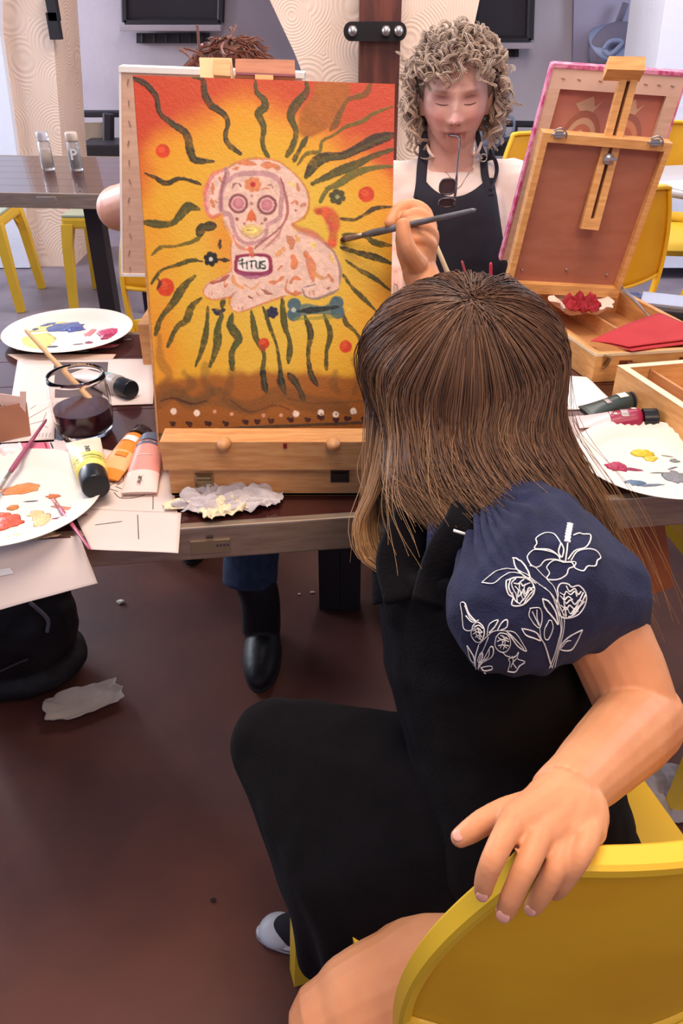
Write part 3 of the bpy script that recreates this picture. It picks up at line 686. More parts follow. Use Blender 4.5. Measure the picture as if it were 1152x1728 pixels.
# paint smeared on the lower edge
b = MB(); b.tube([fc(.0+.99*i/24,1.004,-.004+.0006*math.sin(i*2.1)) for i in range(25)], [.0035+.001*math.sin(i*1.7) for i in range(25)], 8); obj('smeared_edge', b, mat('edge_paint', (72,62,48), .6, c2=(104,84,54), ns=40), t, True)
# ------------------------------------------------------------------ left box easel
t = thing('box_easel', 'small wooden box easel holding the painted dog canvas', 'easel', Z(455,838,TT))
ex = Vector((UX.x,UX.y,0)); 
def boxpx(x0, x1, yb, d, zt, depth, zb=TT):
    """upright wooden box whose front lower edge projects at x0..x1, row yb, at distance d"""
    a = D(x0,yb,d); c = D(x1,yb,d); return a, c
b = MB()
yF = Z(455,838,TT).y
def bx(b, x0, x1, y0, y1, z0, z1, bev=.001): return b.box(((x0+x1)/2,(y0+y1)/2,(z0+z1)/2), (x1-x0,y1-y0,z1-z0), None, bev)
xl = D(290,838,yF).x; xr = D(617,838,yF).x
bx(b, xl, xr, yF, yF+.012, TT+.001, TT+.05)
obj('box_front', b, WOODX, t)
b = MB(); bx(b, xl, xr, yF+.14, yF+.152, TT+.001, TT+.05); obj('box_back', b, WOODX, t)
b = MB(); bx(b, xl, xl+.01, yF+.012, yF+.14, TT+.001, TT+.05); bx(b, xr-.01, xr, yF+.012, yF+.14, TT+.001, TT+.05); bx(b, xl, xr, yF, yF+.152, TT+.001, TT+.006); obj('box_sides', b, WOOD, t)
yL = yF-.012; zt = TT+.082; zb_ = TT+.044
b = MB(); bx(b, xl-.003, D(636,745,yL).x, yL, yL+.035, zb_, zt, .0015); obj('canvas_ledge', b, WOODX, t)
for px in (378, 562):
    b = MB(); q = D(px,749,yL-.004); b.ell(q+Vector((0,0,0)), (.0085,.012,.0075), n=16, m=10); obj('ledge_peg', b, WOOD, t, True)
def clasp(px, py, d, w, h, m, t, name='latch'):
    q = D(px,py,d); b = MB(); b.box(q, (w,.0025,h), None, .0006); b.box(q+Vector((0,-.003,h*.35)), (w*.8,.004,h*.18), None, .0006)
    for sx in (-1,1): b.ell(q+Vector((sx*w*.33,-.002,-h*.3)), .0013, n=8, m=6)
    b.tube([q+Vector((-w*.4,-.004,h*.1)), q+Vector((w*.4,-.004,h*.1))], .0013, 6); obj(name, b, m, t)
clasp(345,812,yF-.002,.022,.020,mat('dull_brass',(150,130,96),.4,.9),t); clasp(573,800,yF-.002,.022,.022,mat('dark_latch',(60,48,42),.5,.7),t)
b = MB(); q = D(481,752,yL-.0015); b.box(q, (.004,.002,.006)); obj('paint_spot', b, mat('dark_red_paint',(120,24,14),.5), t)
# lid board and mast behind the canvas
def fb(u, v, w): return fc(u, v, w)
b = MB(); quadbox(b, fc, -.025, .45, .98, 1.05, -.034, -.020); obj('lid_panel', b, WOOD, t)
b = MB(); quadbox(b, fc, .46, -.03, .53, .5, -.036, -.020); obj('mast', b, WOOD, t)
b = MB(); fq, nq = frame4(C(397,99,.925), C(497,101,.925), C(498,131,.915), C(396,127,.915)); quadbox(b, fq, 0,0,1,1,-.03,0); obj('top_clamp', b, mat('beech_clamp',(170,104,70),.55,c2=(150,88,58),ns=9,stretch=(3,20,20)), t)
b = MB(); quadbox(b, fq, .02,.86,1.0,1.0,0,.0012); obj('clamp_paint', b, mat('maroon_smear',(110,34,44),.6), t)
# ------------------------------------------------------------------ canvas seen from behind, on the far side
fr, nr = frame4(C(201,113,1.04), C(514,124,1.04), C(510,470,1.20), C(204,466,1.20))
STAPLE = mat('staple', (190,158,142), .4, .6)
t = thing('stretched_canvas', 'pale canvas standing back to back behind the painted dog canvas, its wooden stretcher edge showing', 'canvas', fr(.5,1,0))
b = MB(); quadbox(b, fr, 0,0,1,1,-.020,-.012); obj('canvas_cloth', b, CANVASW, t)
b = MB(); quadbox(b, fr, 0,0,.012,1,-.02,.002); quadbox(b, fr, 0,-.004,1,.02,-.02,.003); quadbox(b, fr, 0,.985,1,1,-.02,.002); quadbox(b, fr, .985,0,1,1,-.02,.002); obj('folded_cloth_edge', b, CANVASW, t)
for k, (u0,v0,u1,v1) in enumerate(((.012,.02,.13,.985),(.87,.02,.985,.985),(.13,.02,.87,.12),(.13,.88,.87,.985))): b = MB(); quadbox(b, fr, u0,v0,u1,v1,-.011,0); obj('stretcher_bar', b, PALEWOOD, t)
for i in range(11):
    v = .06+i*.09; b = MB(); b.tube([fr(.05,v-.012,.001), fr(.052+.008*(i%3-1),v+.012,.001)], .0009, 6); obj('staple', b, STAPLE, t)
t = thing('box_easel', 'wooden easel on the far side holding the pale canvas, only its clamp and mast seen', 'easel', (fr(.5,1).x, fr(.5,1).y+.12, TT))
b = MB(); fq, nq = frame4(C(336,97,1.00), C(391,98,1.00), C(391,138,.985), C(338,134,.985)); quadbox(b, fq, 0,0,1,1,-.035,0)
obj('top_clamp', b, mat('pale_clamp',(216,176,128),.5,c2=(200,150,104),ns=9), t)
b = MB(); quadbox(b, fq, .45,.32,.98,1.0,0,.008); obj('clamp_slider', b, WOOD, t)
b = MB(); quadbox(b, fr, .45,-.03,.52,1.2,-.04,-.022); obj('mast', b, WOOD, t)
q = fr(.5,1.05); zb = TT+.001; b = MB(); bx(b, q.x-.13, q.x+.13, q.y+.03, q.y+.15, zb, zb+.07); obj('easel_box', b, WOODX, t)
b = MB(); a = fr(.2,.97,-.03); b.box((a.x+.08, a.y+.03, (a.z+zb+.07)/2), (.012,.012,a.z-zb-.05)); b.box((a.x+.14, a.y+.03, (a.z+zb+.07)/2), (.012,.012,a.z-zb-.05)); obj('strut', b, WOOD, t)

# ------------------------------------------------------------------ right easel, seen from behind
t = thing('box_easel', 'open wooden box easel at right with raised reddish lid panel and slotted mast', 'easel', Z(960,600,TT))
fl, nl = frame4(C(915,222,1.285), C(1133,240,1.285), C(1040,500,1.455), C(850,490,1.455))
WL = mat('lid_frame_wood', (226,168,104), .5, c2=(206,146,84), ns=9, stretch=(3,3,20))
b = MB(); quadbox(b, fl, .045,.03,.96,.96,-.014,-.008); obj('lid_panel', b, PLY, t)
b = MB()
for q in ((0,0,.05,1),(.955,0,1,1),(.05,0,.955,.05),(.05,.935,.955,1)): quadbox(b, fl, *q, -.022, .008)
obj('lid_frame', b, WL, t)
fm, nm = frame4(C(1052,104,1.245), C(1082,106,1.245), C(1008,388,1.365), C(978,385,1.365))
b = MB()
for u0, u1 in ((0,.40),(.60,1)): quadbox(b, fm, u0, .0, u1, .96, -.006, .006)
quadbox(b, fm, 0,.93,1,1,-.006,.006); quadbox(b, fm, 0,-.01,1,.05,-.006,.006); obj('mast', b, WL, t)
b = MB(); quadbox(b, fm, .38,.05,.62,.95,-.006,-.003); obj('mast_slot', b, mat('slot_dark',(90,50,34),.8), t)
fq, nq = frame4(C(1026,98,1.24), C(1088,99,1.24), C(1086,122,1.235), C(1023,120,1.235)); b = MB(); quadbox(b, fq, 0,0,1,1,-.02,.004); obj('top_clamp', b, WL, t)
q = fm(.5,.555,.008); b = MB(); b.lathe([(.001,0),(.006,0),(.006,.004),(.003,.006),(.001,.006)], q, 16, nm); b.box(q+nm*.008, (.022,.003,.005), None, .001); b.lathe([(.008,-.002),(.009,0),(.008,.001)], q, 20, nm); obj('wing_nut', b, STEEL, t, angle=40)
for u in (.12, .86):
    q = fl(u, .0, .010); b = MB(); b.box(q, (.014,.004,.010), None, .0008); b.tube(spline([q+Vector((-.010,-.004,.006)), q+Vector((0,-.009,.010)), q+Vector((.011,-.004,.002)), q+Vector((.012,-.002,-.006))],4), .0013, 6); b.tube([q+Vector((-.013,-.003,0)), q+Vector((.013,-.003,0))], .0016, 6); obj('latch', b, STEEL, t)
for u, v in ((.12,.86),(.5,.84),(.86,.86)): q = fl(u,v,-.006); obj('screw', MB().ell(q, .0022, n=10, m=6), STEEL, t)
# box base
zb, zt = TT+.001, TT+.048
P0 = Z(1006,598,zt); P3 = Z(856,497,zt); ux = (Z(1152,590,zt)-P0); ux.z = 0; ux.normalize(); dep = (P3-P0); dep.z = 0; Lb = dep.length; uy = dep.normalized(); Wb = .225
def bxo(b, x0, y0, x1, y1, z0, z1):
    c = [P0+ux*x+uy*y for x, y in ((x0,y0),(x1,y0),(x1,y1),(x0,y1))]
    return b.add([(p.x,p.y,z) for z in (z0,z1) for p in c], [(3,2,1,0),(4,5,6,7),(0,1,5,4),(1,2,6,5),(2,3,7,6),(3,0,4,7)])
b = MB(); bxo(b, 0,0,.010,Lb,zb,zt); bxo(b, Wb-.010,0,Wb,Lb,zb,zt); bxo(b, .010,Lb-.010,Wb-.010,Lb,zb,zt); bxo(b, .010,0,Wb-.010,.010,zb,zt); obj('box_wall', b, WL, t)
b = MB(); bxo(b, .010,.010,Wb-.010,Lb-.010,zb,zb+.006); obj('box_bottom', b, WOOD, t)
b = MB(); bxo(b, .026,.010,.030,Lb-.010,zb,zt-.010); bxo(b, .115,.010,.120,Lb-.010,zb,zt-.012); bxo(b, .12,.10,Wb-.010,.105,zb,zt-.012); obj('divider', b, WOODX, t)
b = MB(); bxo(b, .0,-.0006,Wb,.0004,zt-.004,zt+.0006); bxo(b,-.0006,0,.0004,Lb,zt-.004,zt+.0006); obj('worn_edge', b, mat('worn_edge',(240,210,170),.6), t)  # paler strips along the front and left top edges
q = P0+ux*.016-uy*.003; q.z = TT+.038; b = MB(); b.box(q, (.010,.003,.016), None, .0008); b.tube(spline([q+Vector((-.006,-.003,.010)), q+Vector((.004,-.006,.006)), q+Vector((-.002,-.006,-.008)), q+Vector((-.007,-.004,-.010))],4), .0015, 6); obj('latch', b, BRASS, t)
HD = mat('brown_leather', (96,54,38), .5)
q0 = P0+ux*.05-uy*.006; q1 = P0+ux*.15-uy*.006; q0.z = q1.z = TT+.031
b = MB(); b.tube(spline([q0, q0.lerp(q1,.2)-uy*.008, q0.lerp(q1,.5)-uy*.011, q0.lerp(q1,.8)-uy*.008, q1],5), .004, 10); obj('handle', b, HD, t, True)
for q in (q0, q1): b = MB(); b.box(q+uy*.004, (.020,.004,.010), None, .001); obj('handle_plate', b, mat('handle_plate',(120,60,36),.4,.5), t)
for k in (0, .012):
    a = fl(.985,.93,.0)+Vector((k*.5,0,0)); c = P0+ux*(Wb-.014-k*.1)+uy*(Lb*.62); c.z = TT+.034; obj('brace', MB().tube([a,(a+c)/2+Vector((0,0,.002)),c], .0018, 8), STEEL, t)
# its canvas
fk, nk = frame4(C(938,118,1.285), C(1168,134,1.285), C(1062,462,1.50), C(848,450,1.50))
n_off = -.032
t = thing('stretched_canvas', 'canvas seen from behind with pink painted edges on the right easel', 'canvas', fk(.5,1,n_off))
PKE = mat('pink_edge', (226,150,176), .7, c2=(196,66,118), ns=60, ramp=(.42,.6))
b = MB(); quadbox(b, fk, 0,0,1,1,n_off-.018,n_off-.014); obj('canvas_cloth', b, mat('canvas_back_cloth',(214,140,118),.8,c2=(204,128,108),ns=4), t)
b = MB(); quadbox(b, fk, -.012,-.008,.004,1,n_off-.019,n_off+.002); quadbox(b, fk, 0,-.012,1,.006,n_off-.019,n_off+.002); quadbox(b, fk, .998,0,1.01,1,n_off-.019,n_off+.002); obj('painted_edge', b, PKE, t)
for (u0,v0,u1,v1) in ((.006,.10,.10,1),(.90,.10,.998,1),(.006,.006,.998,.10)): b = MB(); quadbox(b, fk, u0,v0,u1,v1,n_off-.013,n_off); obj('stretcher_bar', b, mat('stretcher_pale',(232,196,176),.65,c2=(222,182,160),ns=8) if v1 < .5 else PALEWOOD, t)
for u in (.1,.22,.38,.6,.72,.82,.92): b = MB(); b.tube([fk(u-.015,.05,n_off+.001), fk(u+.015,.054,n_off+.0006)], .0007, 6); obj('staple', b, STAPLE, t)
# swirls of old paint soaking through the back of the cloth
def onback(pts): return [fk(x,y,n_off-.0135) for x, y in pts]
for i, (cu, cols) in enumerate(((.36,((186,116,92),(228,176,140),(214,128,96))), (.68,((176,112,96),(224,150,110),(206,120,98))))):
    for k, r in enumerate((.17,.13,.09)):
        m_ = mat('soaked_paint_%d%d' % (i,k), cols[k], .8); pts = []
        for j in range(13): a = math.pi*j/12; pts.append((cu+(r*math.cos(a))*.9, .35-(r*math.sin(a))*.9))
        b = MB(); A = onback(pts); Bn = onback([(cu+((r-.032)*math.cos(math.pi*j/12))*.9, .35-((r-.035)*math.sin(math.pi*j/12))*.9) for j in range(13)])
        b.add(A+Bn, [(j,j+1,13+j+1,13+j) for j in range(12)]); ob = obj('soaked_swirl', b, m_, t)
    b = MB(); P_ = onback([(cu-.10,.17),(cu+.02,.13),(cu+.05,.18),(cu+.10,.15),(cu+.04,.21),(cu-.06,.20)]); b.add(P_, [tuple(range(6))]); obj('soaked_patch', b, mat('soaked_cream_%d' % i, (230,184,148),.8), t)
    b = MB(); P_ = onback([(cu+.055*math.cos(a*.4), .345-.055*math.sin(a*.4)) for a in range(9)]); b.add(P_, [tuple(range(9))]); obj('soaked_patch', b, mat('soaked_light_%d' % i, (238,190,164),.8), t)
# ------------------------------------------------------------------ second open box at lower right
t = thing('box_easel', 'open wooden paint box nearest the right plate, cut off by the frame', 'box', Z(1120,720,TT))
zt2 = TT+.05
P0 = Z(1042,617,zt2); pA = Z(1152,689,zt2); pB = Z(1152,608,zt2); uy = (P0-pA); uy.z=0; uy.normalize(); ux = (pB-P0); ux.z=0; ux.normalize()
Pn = P0.copy()
def bxo2(b, x0, y0, x1, y1, z0, z1):
    c = [Pn+ux*x-uy*y for x, y in ((x0,y0),(x1,y0),(x1,y1),(x0,y1))]
    return b.add([(p.x,p.y,z) for z in (z0,z1) for p in c], [(3,2,1,0),(4,5,6,7),(0,1,5,4),(1,2,6,5),(2,3,7,6),(3,0,4,7)])
b = MB(); bxo2(b,0,0,.011,.30,TT+.001,zt2); bxo2(b,.011,0,.21,.011,TT+.001,zt2); bxo2(b,.21,0,.22,.30,TT+.001,zt2); bxo2(b,.011,.29,.21,.30,TT+.001,zt2); obj('box_wall', b, WL, t)
b = MB(); bxo2(b,.011,.011,.21,.29,TT+.001,TT+.007); obj('box_bottom', b, WL, t)
b = MB(); bxo2(b,.05,.011,.055,.29,TT+.007,zt2-.008); bxo2(b,.055,.16,.21,.165,TT+.007,zt2-.012); obj('divider', b, WOOD, t)
b = MB(); bxo2(b,-.0005,-.0005,.0115,.30,zt2,zt2+.0008); bxo2(b,.0115,-.0005,.21,.0115,zt2,zt2+.0008); obj('worn_edge', b, mat('pale_edge_b',(244,214,176),.6), t)  # paler strips on top of two box walls
b = MB(); q = Pn+ux*.05-uy*.0; q.z = zt2-.01; b.tube([q+Vector((0,-.014,.006)), q+Vector((0,-.014,-.012))], .0012, 6); obj('hinge_pin', b, STEEL, t)
# ================================================================== plates, tubes, jar, papers on the near table
def make_plate(c, r, label, blobs, z=0, tilt=None):
    t = thing('paper_plate', label, 'plate', c, 0, None)
    n = 120; prof = [(0,.0015),(.70,.0015),(.74,.003),(.80,.009),(.97,.0135),(1.0,.0135),(1.0,.0128),(.97,.0125),(.80,.0078),(.74,.0016),(.70,.0004),(0,.0004)]
    rings = []
    for q, h in prof:
        ring = []
        for j in range(n):
            a = 2*math.pi*j/n; rip = (.0011*math.cos(a*60) if .8 <= q <= .98 else 0); rr = max(q, .01)*r
            ring.append((c[0]+rr*math.cos(a), c[1]+rr*math.sin(a), c[2]+h+rip))
        rings.append(ring)
    obj('dish', MB().loft(rings), PLATE, t, angle=60)
    for k, (px, py, w, hgt, rot, col, th) in enumerate(blobs):
        p = Z(px, py, c[2]+.0015); blob(p, w, hgt, rot, col, th, t, k)
    return t
PM = {}
def pm(col, rough=.35):
    k = (col, rough)
    if k not in PM: PM[k] = mat('paint_%02d' % len(PM), col, rough, c2=tuple(int(x*.9) for x in col), ns=120, bump=.3, bs=400, spec=.5)
    return PM[k]
def blob(p, w, h, rot, col, th, t, seed):
    """a smeared dab: w by h metres across, th thick"""
    b = MB(); n = 26; m = 6; vs = []; R = Matrix.Rotation(rot, 3, 'Z')
    for i in range(m+1):
        q = i/m
        for j in range(n):
            a = 2*math.pi*j/n; s = 1+.42*noise.noise(Vector((math.cos(a)*1.6+seed*7.3, math.sin(a)*1.6, seed*.7)))+.18*noise.noise(Vector((math.cos(a)*5+seed, math.sin(a)*5, seed)))
            z = th*(math.cos(q*math.pi/2)**.7)*(1+.6*noise.noise(Vector((q*5*math.cos(a)+seed, q*5*math.sin(a), seed*1.3)))) if q < 1 else 0
            vs.append(p + R @ Vector((w/2*q*s*math.cos(a), h/2*q*s*math.sin(a), 0)) + Vector((0,0,max(z,0)+.0002)))
    fs = [(i*n+j, i*n+(j+1) % n, (i+1)*n+(j+1) % n, (i+1)*n+j) for i in range(m) for j in range(n)] + [tuple(range(m*n, m*n+n))[::-1]]
    b.add(vs, fs); return obj('paint_dab', b, pm(col), t, True)
YP, BP, PK, GR, WHT = (240,214,90), (92,106,160), (206,70,110), (84,90,96), (226,196,190)
pl1 = Z(117,567,TT+.004)
make_plate(pl1, .113, 'paper plate with blue, yellow and pink paint at the far edge of the near table', [
 (60,577,.085,.070,0,(240,226,130),.0004),(88,552,.10,.045,.1,(240,228,140),.0006),(110,552,.070,.045,.3,BP,.0015),(126,556,.035,.028,.1,(80,92,160),.004),(78,548,.04,.03,.2,(96,108,150),.001),(60,556,.014,.014,0,(96,104,130),.001),(128,537,.03,.02,0,(92,104,150),.001),
 (188,562,.050,.050,0,PK,.004),(182,569,.030,.024,.3,(176,44,88),.005),(152,562,.016,.04,-.2,(220,140,140),.001),(175,585,.050,.016,.3,(196,84,110),.001),(150,578,.014,.012,0,(150,60,90),.001),(88,585,.022,.008,.1,GR,.0008),(112,592,.018,.007,-.3,GR,.0008),(140,593,.022,.007,.1,GR,.0008),(132,581,.020,.006,.3,(140,120,120),.0006),(215,573,.016,.005,.4,(120,90,100),.0006)])
pl2 = Z(14,849,TT+.006)
make_plate(pl2, .112, 'paper plate with orange and red paint smears in the near left corner', [
 (40,824,.050,.020,.2,(232,146,84),.0008),(28,828,.040,.020,.1,(228,136,70),.001),(22,857,.014,.012,0,(214,132,60),.002),(14,882,.032,.030,.2,(222,92,66),.003),(2,872,.02,.02,0,(224,100,74),.002),(90,838,.016,.010,.2,(206,112,60),.001),(115,858,.040,.007,-.2,(214,140,110),.0006),(118,872,.038,.006,.25,(150,84,96),.0006),(70,878,.022,.028,.4,(240,206,150),.0006),(62,868,.020,.016,0,(238,200,140),.0006),(45,905,.06,.018,.2,(244,226,150),.0005),(78,905,.03,.008,.2,(226,190,160),.0005),(52,846,.018,.003,.15,(90,90,100),.0004)])
pl3 = Z(1107,785,TT+.003)
make_plate(pl3, .105, 'paper plate with crimson, yellow and grey blue paint at the right edge', [
 (1042,788,.030,.022,-.2,(176,36,84),.004),(1062,792,.030,.008,-.2,(150,40,80),.001),(1085,766,.030,.020,0,(226,196,44),.004),(1098,774,.018,.016,.4,(224,198,70),.002),(1070,816,.030,.016,-.1,(96,122,150),.003),(1096,819,.034,.006,.1,(110,124,140),.0008),(1140,805,.03,.03,.2,(130,134,142),.001),(1138,778,.012,.012,.2,(120,124,124),.001),(1125,770,.016,.004,-.4,(140,140,120),.0006),(1135,790,.018,.004,.5,(120,124,130),.0006),(1110,798,.02,.004,0,(120,124,120),.0006),(1085,830,.02,.003,-.2,(120,124,120),.0005)])
# papers -----------------------------------------------------------------
INK = mat('ink_line', (60,54,58), .8); INK2 = mat('pencil_line', (140,130,130), .8)
def paper(corners, z, label, name='paper_sheet', m=PAPER, cat='paper', group=None, wave=.0015, th=.0004, droop=None):
    P = [Z(x, y, z) for x, y in corners]                    # TL TR BR BL
    def fn(u, v):
        p = (P[0]*(1-u)+P[1]*u)*(1-v)+(P[3]*(1-u)+P[2]*u)*v
        h = wave*(.5+noise.noise(Vector((u*3, v*3, z*90)))) if wave else 0
        p = p + Vector((0,0,max(0,h)))
        if droop: p = droop(p, u, v)
        return p
    o = obj(name, MB().sheet(fn, 20, 20, th, (0,0,1)), m, None, True); tag(o, label, cat, group); return o, fn
def lines(o, fn, polys, m, r=.0005, name='drawn_line', lift=.0007):
    for pl in polys:
        b = MB(); pts = [Vector(fn(x, y))+Vector((0,0,lift)) for x, y in pl]; b.tube(spline(pts,4) if len(pts) > 2 else pts, r, 5, flat=.4, up=(0,0,1)); obj(name, b, m, o)
DKPRINT = mat('dark_print', (92,78,80), .7)
def patch(o, fn, u0, v0, u1, v1, m, name='printed_block', lift=.0006):
    obj(name, MB().sheet(lambda a,b_: Vector(fn(u0+(u1-u0)*a, v0+(v1-v0)*b_))+Vector((0,0,lift)), 8, 8, .0002, (0,0,1)), m, o)
o, fn = paper([(30,607),(262,606),(258,682),(16,692)], TT+.0012, 'pale printed sheet with dark grey block, under the paint water jar', wave=.0006)
patch(o, fn, .27,.08,.66,.82, DKPRINT)
o, fn = paper([(12,598),(196,598),(190,606),(40,614)], TT+.001, 'sheet edge showing under the farthest paper plate', m=mat('tan_paper',(214,184,164),.8), wave=0)
o, fn = paper([(-60,684),(94,678),(92,742),(-60,752)], TT+.002, 'white drawing sheet with pencil strokes behind the near left plate', wave=.0008)
lines(o, fn, [[(.65,.5),(.85,.25),(1.0,.05)],[(.7,.6),(.9,.5)],[(.9,.3),(.86,.6),(.92,.7)],[(.72,.2),(.78,.1)]], INK2)
lines(o, fn, [[(.82+.04*k,.93),(.835+.04*k,.84)] for k in range(4)], INK2, .0004)
o, fn = paper([(92,742),(284,780),(300,868),(60,856)], TT+.0016, 'white sheet with black leaf sketches under the orange and pink tubes', wave=.0006)
lines(o, fn, [[(.42,.35),(.5,.4),(.46,.5),(.55,.55),(.5,.65),(.58,.7)],[(.45,.3),(.52,.28),(.5,.38)],[(.56,.62),(.64,.66),(.74,.62),(.78,.70),(.7,.78),(.6,.80),(.55,.72)],[(.84,.72),(.83,.95)],[(.5,.3),(.6,.36),(.62,.5),(.57,.6)],[(.44,.45),(.40,.52),(.47,.56)],[(.60,.72),(.68,.70)],[(.12,.08),(.3,.1),(.5,.3)],[(.15,.16),(.3,.24),(.42,.3)]], INK)
o, fn = paper([(120,858),(306,866),(301,934),(154,928)], TT+.0028, 'blank pinkish sheet with two dark ruled lines over the table rim', wave=.0008)
lines(o, fn, [[(.16,.42),(.44,.30)],[(.60,.12),(.57,.72)]], INK)
def dr(p, u, v):
    p = p.copy(); e = -(p-A_).dot(UY)                        # distance beyond the table's front edge
    if e > 0:                                               # past the edge it hangs down steeply
        q = (p-CAM).dot(UY); p = CAM + (p-CAM)*((q+.6*e)/q)
    return p
o, fn = paper([(-60,912),(134,905),(165,985),(-60,1046)], TT+.0035, 'large pinkish sheet hanging over the table edge at the lower left', wave=.001, droop=dr)
patch(o, fn, -.0,.0,.92,.05, mat('paper_edge_ink',(96,50,44),.7), 'brown_stripe')
o, fn = paper([(-30,966),(18,958),(24,968),(-30,978)], TT+.006, 'small torn white strip lying on the hanging sheet', m=WHITE, wave=0, droop=dr)
# folded brown card with a drawn smile
t = thing('folded_card', 'folded brown card with pink label at the left edge', 'card', Z(20,750,TT))
KR = mat('kraft_card', (170,114,88), .8, c2=(158,104,80), ns=20); PKC = mat('pink_card', (236,200,186), .75)
p = [Z(-60,762,TT+.004), Z(52,735,TT+.004)]; up = Vector((0,.012,.045))
b = MB(); b.sheet(lambda u,v: (p[0]*(1-u)+p[1]*u)+up*v+Vector((0,.004*math.sin(u*3),0)), 8, 6, .001, (0,-1,0)); obj('card_side', b, KR, t)
b = MB(); b.sheet(lambda u,v: Vector(D(-60+96*u, 655+14*u+ (50+34*u)*v*.65, p[1].y+.01)), 8, 6, .001, (0,-1,0)); obj('card_label', b, PKC, t)
b = MB(); b.tube(spline([D(0,683,p[1].y+.007), D(4,688,p[1].y+.007), D(8,684,p[1].y+.007)],4), .0006, 6); obj('drawn_mark', b, INK, t)
b = MB(); b.sheet(lambda u,v: Vector(D(34+10*u, 660+54*v, p[1].y+.008)), 3, 6, .0012, (0,-1,0)); obj('label_fold', b, PKC, t)
# glass jar of murky water --------------------------------------------------
jc = Z(146,730,TT+.001); jz = 1.10
t = thing('paint_water_jar', 'short clear glass of murky dark water holding a wooden brush', 'jar', jc)
GLASS = mat('clear_glass', (250,246,244), .04, trans=1, ior=1.18); WATER = mat('murky_water', (64,34,44), .15, spec=.6, c2=(50,26,36), ns=12)
R_ = .0405; H_ = .088
out = [(.6,0),(.86,.003),(.96,.014),(1,.03),(1,.055),(.96,.08),(.935,H_)]; 
prof = [(r*R_, z) for r, z in out] + [(r*R_-.002, z) for r, z in [(.935,H_),(.96,.08),(1,.055),(1,.03),(.95,.016),(.84,.008),(.5,.007)]]
obj('glass', MB().lathe(prof, jc, 48), GLASS, t, True)
obj('paint_water', MB().lathe([(.5*R_,.0075),(.82*R_,.009),(.92*R_,.0165),(.945*R_,.03),(.945*R_,.040),(.2*R_,.0405)], jc, 48), WATER, t, angle=60)
# paint tubes -----------------------------------------------------------------
def tube_thing(pc, pe, R, body, band, capcol, label, z=None, bandr=(.45,1.), txt=None, flatten=1, capR=1.0, capL=.18, marks=None):
    """pc = pixel of the cap end, pe = pixel of the crimp end, lying on the table"""
    z = TT+R+.001 if z is None else z
    a, e = Z(pc[0],pc[1],z), Z(pe[0],pe[1],z-R*.6); ax = (e-a); L = ax.length; ax.normalize(); side = ax.cross(Vector((0,0,1))).normalized(); up = side.cross(ax)
    t = thing('paint_tube', label, 'paint tube', (a.x, a.y, TT), 0, None)
    def ring(s, rw, rh, n=28): return [a+ax*L*s+side*rw*math.cos(2*math.pi*j/n)+up*rh*math.sin(2*math.pi*j/n) for j in range(n)]
    cL = capL
    b = MB(); b.loft([ring(0,R*.80*capR,R*.80*capR), ring(.01,R*.86*capR,R*.86*capR), ring(cL,R*.9*capR,R*.9*capR), ring(cL+.001,R*.5,R*.5)]); obj('cap', b, capcol, t, angle=40)
    def prof(s): k = (s-cL)/(1-cL); return R*(1+.18*k), max(.0012, R*(1-k**1.5)*1.0)
    def seg(s0, s1, m, nm, ex=0):
        b = MB(); rr = []
        for i in range(11):
            s = s0+(s1-s0)*i/10; w, h = prof(s)
            if s < cL+.05: k = max(.5, ((s-cL)/.05)**.5); w *= k; h *= k
            rr.append(ring(s, w+ex, h+ex))
        b.loft(rr); return obj(nm, b, m, t, angle=50)
    s0 = cL+.001; cut0 = cL+(1-cL)*bandr[0]; cut1 = cL+(1-cL)*bandr[1]
    seg(s0, cut0, body, 'tube_body'); seg(cut0, cut1, band, 'label_band', 0)
    if cut1 < .93: seg(cut1, .95, body, 'tube_tail')
    w, h = prof(.97); b = MB(); b.loft([ring(.95,w,.0022), ring(1.0,w*1.01,.0018)]); obj('crimp', b, band if bandr[1] > .93 else body, t)
    for k, (s, off, wd, ln, mm) in enumerate(marks or []):
        w, h = prof(s); b = MB()
        b.sheet(lambda u,v: a+ax*L*(s-ln/2+ln*u)+side*w*math.sin(off+(v-.5)*wd)+up*(h*math.cos(off+(v-.5)*wd)+.0004), 6, 5, .0003, up); obj('label_mark', b, mm, t, True)
    if txt:
        s, off, size, st, mm, flip = txt; w, h = prof(s); o_ = a+ax*L*s+side*w*math.sin(off)+up*(h*math.cos(off)+.0009); nn = (side*math.sin(off)*.8+up*math.cos(off)).normalized()
        X = ax*flip; Y = nn.cross(X); M = Matrix((( X.x,Y.x,nn.x,o_.x),(X.y,Y.y,nn.y,o_.y),(X.z,Y.z,nn.z,o_.z),(0,0,0,1)))
        obj('label_text', text_mb(st, size, .0002, M), mm, t)
    return t
WM = mat('label_white', (238,226,220), .45); CR = mat('crimson_tube', (150,30,64), .35); PKL = mat('pale_pink_tube', (236,196,196), .35); GRN = mat('dark_green_tube', (52,64,60), .35)
SIL = mat('silver_label', (176,160,158), .35, .3); TCL = mat('frosty_tube', (214,206,200), .2, trans=.5)
tube_thing((1108,706),(974,712), .0165, CR, PKL, BLACKP, 'crimson paint tube with pale pink end and black cap, beside the right plate', bandr=(.52,1), marks=[(.42,-.2,1.0,.10,SIL),(.30,.3,.5,.06,WM)], txt=(.56,-.1,.012,'Fe',WM,-1))
tube_thing((1084,672),(985,694), .015, GRN, GRN, mat('grey_cap',(70,66,68),.35), 'dark green paint tube with silver label behind the crimson tube', bandr=(.5,1), capL=.2, marks=[(.36,.2,1.3,.16,WM),(.62,-.1,.8,.08,SIL)])
